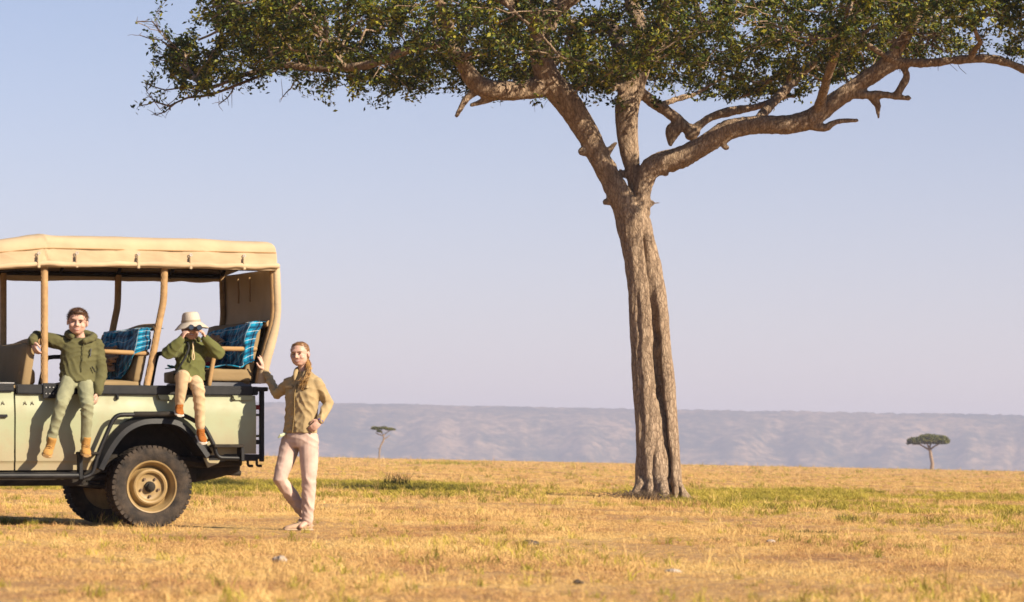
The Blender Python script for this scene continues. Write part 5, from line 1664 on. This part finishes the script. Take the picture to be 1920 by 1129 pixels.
    for s_, t_ in (('R', (-1.085, -0.265, 0.665)), ('L', (-0.708, -0.275, 0.668))):
        toe = vw(t_); an_ = J[s_ + 'a']
        heel = an_ - up * 0.085 + ey * 0.035
        shoe(root, off, heel, toe, up * 1.0 - ey * 0.9, 1.0, 'boot', BT, SO, LC, 0.03)
    tag(root, 'boy in dark olive hooded jacket sitting on the truck rail with arm round a pillar', 'person')
build_boy()

# ---- child in the sun hat looking through binoculars
def build_child():
    J = {k: vw(v) for k, v in dict(neck=(0.400, 0.035, 1.750), Rs=(0.290, 0.045, 1.690), Re=(0.135, -0.075, 1.630), Rw=(0.236, -0.150, 1.755),
        Ls=(0.525, 0.045, 1.695), Le=(0.640, -0.060, 1.635), Lw=(0.482, -0.145, 1.768),
        Rhip=(0.315, 0.04, 1.395), Rk=(0.235, -0.225, 1.420), Ra=(0.222, -0.145, 1.150), Lhip=(0.428, 0.04, 1.395), Lk=(0.375, -0.255, 1.290), La=(0.425, -0.155, 0.925)).items()}
    ex, ey = VM[:, 0], VM[:, 1]
    up = A(0, 0, 1)
    off = vw((0.38, 0.03, 1.335))
    root = empty('person', tuple(off))
    H = Head(vw((0.388, 0.0, 1.868)), -ey * 0.97 - ex * 0.22 + up * 0.0, up, 0.95)
    b = Soup(); H.grow(b)
    b.tube([H.w(0, -0.02, -0.05), J['neck'], J['neck'] - up * 0.03], [0.040, 0.042, 0.05], 12)
    loft(b, [(vw((0.40, 0.045, 1.73)), ex, ey, 0.09, 0.055), (vw((0.40, 0.05, 1.66)), ex, ey, 0.12, 0.07), (vw((0.39, 0.05, 1.53)), ex, ey, 0.11, 0.075), (vw((0.375, 0.045, 1.40)), ex, ey, 0.11, 0.08), (vw((0.375, 0.04, 1.35)), ex, ey, 0.10, 0.07)])
    for s_ in 'RL':
        b.tube([J[s_ + 's'], J[s_ + 'e'], J[s_ + 'w']], [0.038, 0.031, 0.022], 10, 'round')
        b.tube([J[s_ + 'hip'], J[s_ + 'k'], J[s_ + 'a']], [0.060, 0.043, 0.030], 10, 'round')
    hand(b, J['Rw'], up * 0.85 + ex * 0.35 - ey * 0.15, ex * 0.75 - up * 0.2 + ey * 0.2, ey * 1.0 + ex * 0.2, 0.92, 0.75, tcurl=0.3)
    hand(b, J['Lw'], up * 0.85 - ex * 0.40 - ey * 0.15, -ex * 0.75 - up * 0.2 + ey * 0.2, ey * 1.0 - ex * 0.2, 0.92, 0.75, tcurl=0.3)
    body = finish('body', b, 0.0055, 2, SKIN, root, off)
    HB = hair_mat('fair_hair', (0.16, 0.08, 0.03), (0.32, 0.18, 0.07))
    H.face(body, off, HB)
    h = Soup(); H.e(h, (0, -0.03, 0.035), (0.079, 0.085, 0.080)); H.e(h, (0, -0.055, -0.005), (0.07, 0.055, 0.065))
    finish('hair', h, 0.007, 1, HB, root, off)
    # sun hat: crown with crease, wide drooping brim
    HT = mat('cream_cotton', (0.47, 0.405, 0.33), 0.9, 0.10, 12, 0.2, 90)
    tl = unit(up * 1.0 - ex * 0.10 + ey * 0.10)
    FH = frame(-ey, tl)
    hc = H.w(0, -0.012, 0.055)
    an = np.linspace(0, 2 * math.pi, 40, endpoint=False)
    rings = []
    def ring(r, z, droop=0.0, wv=0.0):
        rr = r * (1 + wv * np.sin(an * 3 + 0.6))
        side = np.abs(np.cos(an)) ** 2
        loc = np.stack([np.cos(an) * rr * 0.97, np.sin(an) * rr * 1.08, np.full(40, z) - droop * (0.5 + 0.6 * side) + 0.012 * wv * 10 * np.sin(an * 2 + 1)], 1)
        return hc + loc @ FH
    outer = [ring(0.012, 0.106), ring(0.045, 0.107), ring(0.068, 0.099), ring(0.080, 0.080), ring(0.086, 0.050), ring(0.090, 0.016), ring(0.094, 0.008), ring(0.112, 0.003, 0.008), ring(0.138, -0.004, 0.025, 0.02), ring(0.163, -0.010, 0.044, 0.035)]
    inner = [ring(0.162, -0.015, 0.044, 0.035), ring(0.136, -0.009, 0.025, 0.02), ring(0.108, -0.003, 0.008), ring(0.088, 0.004), ring(0.082, 0.050), ring(0.074, 0.078), ring(0.012, 0.100)]
    x = Soup().rings(outer + inner); x.v = [v - off for v in x.v]
    hat = x.build('sun_hat', HT, root)
    x = Soup().rings([ring(0.0925, 0.012), ring(0.0945, 0.012), ring(0.0935, 0.030), ring(0.0905, 0.030), ring(0.0925, 0.012)], cap=False); x.v = [v - off for v in x.v]
    x.build('hat_band', mat('hat_band_cloth', (0.36, 0.29, 0.21), 0.9, 0.1, 20), hat)
    # anorak
    GR = fabric('green_shell', (0.104, 0.108, 0.036))
    g = Soup()
    loft(g, [(vw((0.400, 0.035, 1.775)), ex, ey, 0.070, 0.062), (vw((0.40, 0.04, 1.735)), ex, ey, 0.110, 0.078), (vw((0.40, 0.05, 1.67)), ex, ey, 0.148, 0.098), (vw((0.395, 0.045, 1.57)), ex, ey, 0.142, 0.105), (vw((0.385, 0.035, 1.48)), ex, ey, 0.146, 0.110), (vw((0.378, 0.02, 1.40)), ex, ey, 0.155, 0.115), (vw((0.376, 0.01, 1.375)), ex, ey, 0.15, 0.11)])
    for s_ in 'RL':
        g.tube([J[s_ + 's'], lerp(J[s_ + 's'], J[s_ + 'e'], 0.55), J[s_ + 'e'], lerp(J[s_ + 'e'], J[s_ + 'w'], 0.55), J[s_ + 'w']], [0.070, 0.068, 0.064, 0.055, 0.042], 14, 'round')
    jk_ = finish('jacket', g, 0.0085, 3, GR, root, off, (0.012, 17, 12))
    co_ = Soup().tube(spline([vw(p) for p in ((0.335, -0.03, 1.765), (0.345, 0.06, 1.785), (0.41, 0.10, 1.79), (0.47, 0.05, 1.78), (0.46, -0.03, 1.765))], 4), 0.022, 10, 'round')
    finish('collar', co_, 0.008, 2, GR, jk_, off, (0.004, 30, 3))
    CR = mat('cream_cord', (0.50, 0.38, 0.22), 0.8, 0.1, 20)
    x = Soup().tube(spline([vw(p) for p in ((0.385, -0.055, 1.74), (0.378, -0.085, 1.66), (0.366, -0.095, 1.60), (0.376, -0.098, 1.572), (0.388, -0.094, 1.60), (0.384, -0.082, 1.66), (0.392, -0.055, 1.74))], 5), 0.0055, 6, 'round'); x.v = [v - off for v in x.v]
    x.build('drawcord', CR, jk_)
    ST = mat('black_webbing', (0.014, 0.014, 0.015), 0.8, 0.2, 20)
    x = Soup().tube(spline([vw(p) for p in ((0.335, 0.0, 1.765), (0.345, -0.062, 1.70), (0.315, -0.082, 1.62), (0.26, -0.070, 1.52), (0.215, -0.03, 1.44))], 5), 0.011, 6, 'round'); x.v = [v - off for v in x.v]
    x.build('shoulder_strap', ST, jk_)
    TR = fabric('cream_cotton_twill', (0.50, 0.355, 0.215))
    g = Soup()
    loft(g, [(vw((0.376, 0.035, 1.43)), ex, ey, 0.128, 0.098), (vw((0.376, 0.035, 1.37)), ex, ey, 0.130, 0.098), (vw((0.376, 0.03, 1.345)), ex, ey, 0.11, 0.085)])
    for s_ in 'RL':
        g.tube([J[s_ + 'hip'], lerp(J[s_ + 'hip'], J[s_ + 'k'], 0.55), J[s_ + 'k'], lerp(J[s_ + 'k'], J[s_ + 'a'], 0.4), lerp(J[s_ + 'k'], J[s_ + 'a'], 0.93)], [0.078, 0.072, 0.062, 0.056, 0.048], 14, 'round')
    finish('trousers', g, 0.009, 3, TR, root, off, (0.008, 16, 16))
    SN = mat('ginger_suede', (0.27, 0.085, 0.012), 0.9, 0.18, 20, 0.2, 60)
    SW = mat('white_rubber', (0.58, 0.53, 0.46), 0.7, 0.08, 20)
    SK = mat('white_sock', (0.60, 0.52, 0.48), 0.9, 0.1, 20)
    for s_, t_ in (('R', (0.194, -0.245, 1.040)), ('L', (0.425, -0.255, 0.782))):
        toe = vw(t_); an_ = J[s_ + 'a']
        heel = an_ - up * 0.070 + ey * 0.04
        x = Soup().tube([an_ + up * 0.05, an_ - up * 0.03], 0.036, 12); x.v = [v - off for v in x.v]
        x.build('sock', SK, root)
        shoe(root, off, heel, toe, up - ey * 0.95, 0.92, 'canvas_shoe', SN, SW, SN, -0.02)
    tag(root, 'child in cream sun hat and green anorak sitting on the rail above the wheel', 'person')
    # binoculars, held to the eyes
    bo = vw((0.372, -0.155, 1.872))
    bn = empty('binoculars', tuple(bo))
    RB = mat('black_armour', (0.012, 0.013, 0.015), 0.45, 0.3, 30, 0.1, 80)
    LN = mat('lens_glass', (0.02, 0.035, 0.06), 0.05, 0.1, 20, spec=0.9)
    f = -ey * 0.97 - ex * 0.22; f = unit(f); r_ = unit(np.cross(f, up))
    for q in (-1, 1):
        x = Soup().tube([r_ * q * 0.031 - f * 0.055, r_ * q * 0.031 - f * 0.035, r_ * q * 0.034 - f * 0.03, r_ * q * 0.037 + f * 0.02, r_ * q * 0.038 + f * 0.05], [0.017, 0.018, 0.023, 0.025, 0.027], 14)
        t = x.build('barrel', RB, bn)
        Soup().tube([r_ * q * 0.038 + f * 0.0495, r_ * q * 0.038 + f * 0.0525], 0.021, 14).build('lens', LN, t)
    Soup().tube([-r_ * 0.02 + f * 0.0, r_ * 0.02 + f * 0.0], 0.012, 10).build('bridge', RB, bn)
    Soup().tube([f * 0.012, f * 0.032], 0.009, 10).build('focus_wheel', RB, bn)
    tag(bn, 'black binoculars held up to the eyes by the child in the sun hat', 'binoculars')
build_child()

# ---- woman leaning a hand on the back corner of the canopy
def build_woman():
    J = {k: A(*v) for k, v in dict(neck=(-2.000, 27.20, 1.470), Rs=(-2.138, 27.27, 1.390), Re=(-2.272, 27.40, 1.275), Rw=(-2.399, 27.535, 1.500),
        Ls=(-1.868, 27.125, 1.378), Le=(-1.770, 27.20, 1.195), Lw=(-1.835, 27.055, 1.030),
        Rhip=(-2.105, 27.25, 0.860), Rk=(-2.205, 27.12, 0.475), Ra=(-1.965, 27.36, 0.135), Lhip=(-1.945, 27.16, 0.860), Lk=(-1.930, 27.12, 0.460), La=(-1.945, 27.16, 0.085)).items()}
    up = A(0, 0, 1)
    fw = unit(A(-0.50, -0.86, 0)); rt = np.cross(fw, up)          # rt: towards her right hand
    off = A(-1.99, 27.17, 0.0)
    root = empty('person', tuple(off + A(0.037, -0.5, 0)))
    H = Head(A(-2.046, 27.165, 1.652), A(-0.27, -0.95, -0.04), A(-0.10, 0, 1), 1.0)
    b = Soup(); H.grow(b)
    b.tube([H.w(0, -0.02, -0.05), lerp(H.c, J['neck'], 0.7), J['neck'] - up * 0.03], [0.044, 0.045, 0.055], 12)
    loft(b, [((-2.00, 27.20, 1.45), rt, fw, 0.10, 0.06), ((-2.005, 27.20, 1.38), rt, fw, 0.150, 0.085), ((-2.01, 27.19, 1.27), rt, fw, 0.138, 0.10), ((-2.02, 27.19, 1.10), rt, fw, 0.115, 0.085), ((-2.025, 27.20, 0.95), rt, fw, 0.150, 0.10), ((-2.025, 27.20, 0.84), rt, fw, 0.150, 0.105)])
    for s_ in 'RL':
        b.tube([J[s_ + 's'], J[s_ + 'e'], J[s_ + 'w']], [0.045, 0.036, 0.024], 10, 'round')
        b.tube([J[s_ + 'hip'], J[s_ + 'k'], J[s_ + 'a']], [0.080, 0.054, 0.036], 10, 'round')
    for s_ in 'RL':
        b.tube([J[s_ + 'a'], J[s_ + 'a'] + fw * 0.10 - up * 0.045], [0.032, 0.025], 8, 'round')
    vx = VM[:, 0]
    hand(b, J['Rw'] + up * 0.01, up * 0.95 + A(-0.25, 0, 0), A(-0.55, 0.75, 0), A(-0.8, -0.4, 0.2), 1.02, 0.18, 0.5, 0.1)
    hand(b, J['Lw'], A(-0.72, -0.25, -0.75), A(-0.3, 0.9, -0.2), A(-0.5, 0.0, 0.8), 1.0, 0.55)
    body = finish('body', b, 0.0055, 2, SKIN, root, off)
    HB = hair_mat('auburn_hair', (0.075, 0.034, 0.015), (0.25, 0.125, 0.042))
    H.face(body, off, HB)
    h = Soup()
    H.e(h, (0, -0.022, 0.040), (0.081, 0.092, 0.086)); H.e(h, (0, -0.06, 0.0), (0.072, 0.055, 0.075)); H.e(h, (0, 0.010, 0.088), (0.060, 0.052, 0.032))
    h.tube([H.w(0.02, -0.10, 0.0), H.w(-0.02, -0.09, -0.07), H.w(-0.05, -0.05, -0.11)], [0.045, 0.04, 0.035], 10, 'round')
    me = h.blob('hair', 0.006, 1)
    V, NN = get_co(me), get_no(me)
    set_co(me, V + NN * (0.004 * vnoise(V * A(40, 40, 90), 3))[:, None] - off)
    hair = obj('hair', me, HB, root)
    pc = Soup()
    for dx_, e_ in ((-0.012, 0.0), (0.014, 0.03), (0.0, -0.035)):
        pc.tube(spline([H.w(-0.03, -0.06, -0.06), A(-1.958 + dx_ * 0.8, 27.105, 1.51), A(-1.985 + dx_ * 1.4, 27.062, 1.415), A(-2.003 + dx_ * 1.8, 27.058, 1.345 + e_)], 4), np.linspace(0.023, 0.006, 13), 10, 'round')
    me = pc.blob('ponytail', 0.006, 1)
    V, NN = get_co(me), get_no(me)
    set_co(me, V + NN * (0.003 * vnoise(V * A(150, 110, 9), 4))[:, None] - off)
    HP = hair_mat('golden_hair', (0.16, 0.075, 0.02), (0.46, 0.26, 0.075))
    obj('ponytail', me, HP, hair)
    rg = np.random.default_rng(5)
    st = []
    for k in range(150):
        a = H.w(-0.045 + rg.normal() * 0.012, -0.05 + rg.normal() * 0.012, -0.085 + rg.normal() * 0.012)
        sp_ = rg.normal() * 0.014
        m1 = A(-1.955, 27.10, 1.505) + A(sp_ * 0.8, rg.normal() * 0.014, rg.normal() * 0.012)
        m2 = A(-1.985, 27.055, 1.41) + A(sp_ * 1.1, rg.normal() * 0.012, 0)
        e = A(-2.005 + sp_ * 1.3, 27.05 + rg.normal() * 0.010, 1.36 + rg.uniform(-0.05, 0.07))
        st.append((spline([a, m1, m2, e], 4), np.linspace(0.0022, 0.0010, 13)))
    V, F = many_tubes(st, 5)
    o = obj('loose_strands', mesh_fast('loose_strands', V - off, [F]), HP, hair); o['kind'] = 'stuff'
    SH = fabric('khaki_shirting', (0.36, 0.265, 0.14))
    g = Soup()
    loft(g, [((-2.000, 27.20, 1.500), rt, fw, 0.066, 0.060), ((-2.000, 27.20, 1.470), rt, fw, 0.098, 0.074), ((-2.003, 27.20, 1.435), rt, fw, 0.150, 0.090), ((-2.008, 27.195, 1.37), rt, fw, 0.178, 0.105), ((-2.014, 27.185, 1.28), rt, fw, 0.172, 0.125), ((-2.020, 27.185, 1.18), rt, fw, 0.164, 0.122), ((-2.022, 27.19, 1.08), rt, fw, 0.160, 0.118), ((-2.028, 27.195, 0.98), rt, fw, 0.168, 0.122), ((-2.030, 27.195, 0.915), rt, fw, 0.170, 0.122)])
    g.tube([J['Rs'], lerp(J['Rs'], J['Re'], 0.5), J['Re'], lerp(J['Re'], J['Rw'], 0.5), lerp(J['Re'], J['Rw'], 0.93)], [0.062, 0.058, 0.053, 0.047, 0.036], 14, 'round')
    g.tube([J['Ls'], lerp(J['Ls'], J['Le'], 0.5), J['Le'], lerp(J['Le'], J['Lw'], 0.5), lerp(J['Le'], J['Lw'], 0.95)], [0.064, 0.062, 0.058, 0.050, 0.040], 14, 'round')
    shirt = finish('shirt', g, 0.0085, 3, SH, root, off, (0.010, 17, 22, (1.1, 1.1, 0.9)))
    for q in (-1, 1):                                    # collar points
        nb = A(-2.01, 27.165, 1.515)
        x = Soup().tube(spline([nb + rt * q * 0.055 - fw * 0.05 + up * 0.01, nb + rt * q * 0.068 + up * 0.0, nb + rt * q * 0.052 + fw * 0.055 - up * 0.05, nb + rt * q * 0.045 + fw * 0.075 - up * 0.10], 4), [0.012 + 0.012 * math.sin(math.pi * t) for t in np.linspace(0, 1, 13)], 8, 'round')
        finish('collar', x, 0.007, 1, SH, shirt, off)
    SHD = mat('khaki_seam', (0.20, 0.135, 0.055), 0.9, 0.1, 20)
    cx_ = [A(-2.008, 27.195, 1.37) + fw * 0.112, A(-2.014, 27.185, 1.28) + fw * 0.132, A(-2.02, 27.185, 1.18) + fw * 0.122, A(-2.022, 27.19, 1.08) + fw * 0.117, A(-2.030, 27.195, 0.92) + fw * 0.129]
    x = Soup().tube([p - off for p in cx_], 0.0075, 6, 'round'); x.build('placket', SHD, shirt)
    for q in (-1, 1):
        c = A(-2.012, 27.188, 1.315) + fw * 0.105 + rt * q * 0.082
        M = np.eye(4); M[:3, 0] = rt; M[:3, 1] = fw; M[:3, 2] = up; M[:3, 3] = c - off
        Soup().box((-0.040, -0.03, 0.018), (0.040, 0.010, 0.042), M).build('pocket', SH, shirt, bevel=0.004)
    TR = fabric('rose_beige_cotton', (0.51, 0.365, 0.305))
    g = Soup()
    loft(g, [((-2.028, 27.20, 0.965), rt, fw, 0.150, 0.108), ((-2.028, 27.20, 0.90), rt, fw, 0.168, 0.120), ((-2.026, 27.205, 0.83), rt, fw, 0.172, 0.124), ((-2.026, 27.21, 0.78), rt, fw, 0.15, 0.11)])
    for s_ in 'RL':
        g.tube([J[s_ + 'hip'], lerp(J[s_ + 'hip'], J[s_ + 'k'], 0.5), J[s_ + 'k'], lerp(J[s_ + 'k'], J[s_ + 'a'], 0.4), lerp(J[s_ + 'k'], J[s_ + 'a'], 0.97)], [0.100, 0.088, 0.072, 0.066, 0.060], 16, 'round')
    finish('trousers', g, 0.009, 3, TR, root, off, (0.009, 14, 26, (1, 1, 1.1)))
    BG = mat('beige_suede', (0.40, 0.265, 0.175), 0.9, 0.12, 20, 0.2, 60)
    BS = mat('beige_sole', (0.36, 0.26, 0.18), 0.8, 0.12, 20)
    shoe(root, off, A(-1.905, 27.21, 0.0), A(-2.150, 27.045, 0.0), up, 1.0, 'shoe', BG, BS, BS, -0.01)
    shoe(root, off, A(-1.930, 27.42, 0.035), A(-2.02, 27.22, 0.0), up, 1.0, 'shoe', BG, BS, BS, -0.01)
    x = Soup().tube([lerp(J['Lw'], J['Le'], 0.04) - off, lerp(J['Lw'], J['Le'], -0.03) - off], 0.031, 12); x.build('wristband', mat('purple_band', (0.09, 0.06, 0.30), 0.6, 0.1, 20), root)
    x = Soup().tube([A(-2.165, 27.14, 0.905) - off, A(-2.21, 27.12, 0.885) - off, A(-2.225, 27.12, 0.87) - off], [0.012, 0.016, 0.008], 6, 'round'); x.build('tissue', mat('pale_tissue', (0.5, 0.55, 0.36), 0.9, 0.1, 20), root)
    tag(root, 'smiling woman in khaki shirt standing with one hand on the canopy corner', 'person')
build_woman()

# ------------------------------------------------------------------ small things on the plain
ROCK = mat('pale_stone', (0.36, 0.29, 0.23), 0.9, 0.3, 18, 0.4, 40)
DROP = mat('dark_dung', (0.09, 0.065, 0.045), 0.95, 0.4, 25, 0.5, 50)
def ground_at(px, py):
    d = at(px, py, 1.0) - A(0, 0, CAM_H)
    p = A(0, 0, CAM_H) + d * (CAM_H / -d[2])
    p[2] = land(p[0], p[1])
    return p
def lump(name, label, cat, px, py, wid, hgt, material, seed):
    p = ground_at(px, py)
    s = Soup().ellip((0, 0, hgt * 0.35), (wid * 0.5, wid * 0.42, hgt * 0.65), None, 16, 10)
    rg = np.random.default_rng(seed)
    for k in range(3):
        s.ellip((rg.normal() * wid * 0.22, rg.normal() * wid * 0.2, hgt * 0.3), (wid * 0.3, wid * 0.26, hgt * 0.5))
    me = s.blob(name, wid / 22, 1)
    V, NN = get_co(me), get_no(me)
    set_co(me, V + NN * (0.12 * hgt * fbm(V / wid * 5, 2, seed))[:, None])
    o = obj(name, me, material); o.location = p
    tag(o, label, cat)
lump('stone', 'pale grey stone in the short grass in front of the woman', 'stone', 525, 1058, 0.10, 0.05, ROCK, 1)
lump('dung_pat', 'dark dung pat lying in dry grass between woman and trunk', 'dung', 992, 1024, 0.12, 0.05, DROP, 2)
lump('dung_pat', 'small dark dung lump on bare foreground turf nearest the lens', 'dung', 1083, 1100, 0.05, 0.03, DROP, 3)
lump('stone', 'flat cream stone lying alone in the foreground turf', 'stone', 1262, 1077, 0.09, 0.03, ROCK, 4)
lump('stone', 'cream stone beside dark weeds ahead of the trunk', 'stone', 1445, 1018, 0.08, 0.03, ROCK, 5)

def tussock(name, label, px, py, n, h0, h1, rad_, width, lean_, material, seed):
    p = ground_at(px, py)
    me = blade_mesh(name, np.random.default_rng(seed), n, h0, h1, rad_, width, lean_, 0.25)
    o = obj(name, me, material); o.location = p
    tag(o, label, 'grass tussock', 'grass tussocks standing out of the short turf')
WEED = grass_mat('weed_grass', [(0.30, (0.05, 0.05, 0.015)), (0.55, (0.12, 0.11, 0.03)), (0.85, (0.30, 0.22, 0.06))])
tussock('grass_tussock', 'tall upright dark tussock in the shaded green strip behind the woman', 742, 918, 190, 0.12, 0.46, 0.28, 0.011, 0.22, WEED, 1)
tussock('grass_tussock', 'low dark weed tuft in the dry turf right of the trunk', 1590, 978, 120, 0.04, 0.13, 0.16, 0.009, 0.6, WEED, 2)
tussock('grass_tussock', 'flat dark weed patch in front of the green strip right of the trunk', 1525, 1000, 160, 0.03, 0.08, 0.25, 0.009, 0.9, WEED, 3)
tussock('grass_tussock', 'tuft of green blades growing against the near rear tyre', 200, 984, 46, 0.05, 0.19, 0.16, 0.006, 0.25, GREEN, 4)
tussock('grass_tussock', 'straw tuft standing right in front of the near rear tyre', 262, 997, 130, 0.03, 0.13, 0.24, 0.005, 0.4, DRY, 5)
tussock('grass_tussock', 'short straw fringe along the rear edge of the near tyre', 335, 996, 110, 0.03, 0.11, 0.22, 0.005, 0.4, DRY, 10)
tussock('grass_tussock', 'green tuft in front of the woman\'s beige shoe', 572, 1000, 26, 0.04, 0.10, 0.05, 0.005, 0.35, GREEN, 6)
tussock('grass_tussock', 'straw tuft crowding the left foot of the big trunk', 1186, 946, 160, 0.05, 0.24, 0.30, 0.007, 0.5, DRY, 7)
tussock('grass_tussock', 'straw tuft crowding the right foot of the big trunk', 1296, 950, 150, 0.05, 0.22, 0.32, 0.007, 0.5, DRY, 8)
tussock('grass_tussock', 'low straw fringe in front of the big trunk between its roots', 1244, 958, 150, 0.03, 0.14, 0.34, 0.007, 0.6, DRY, 9)
# dry sticks and straw heaped at the foot of the trunk
rg = np.random.default_rng(9)
st = []
c = ground_at(1208, 940)
for k in range(260):
    a = A(rg.normal() * 0.24 - 0.08, rg.normal() * 0.14 - 0.25, rg.uniform(0, 0.10))
    e = a + A(rg.normal() * 0.14, rg.normal() * 0.10, rg.uniform(0.0, 0.14))
    st.append((bezier_path(a, A(*rg.normal(size=3)), e, 5, 0.08, rg), np.linspace(0.007, 0.003, 5)))
V, F = many_tubes(st, 4)
o = obj('stick_litter', mesh_fast('stick_litter', V, [F]), TWIG); o.location = c
tag(o, 'dry sticks and straw heaped at the foot of the big trunk', 'sticks', kind='stuff')
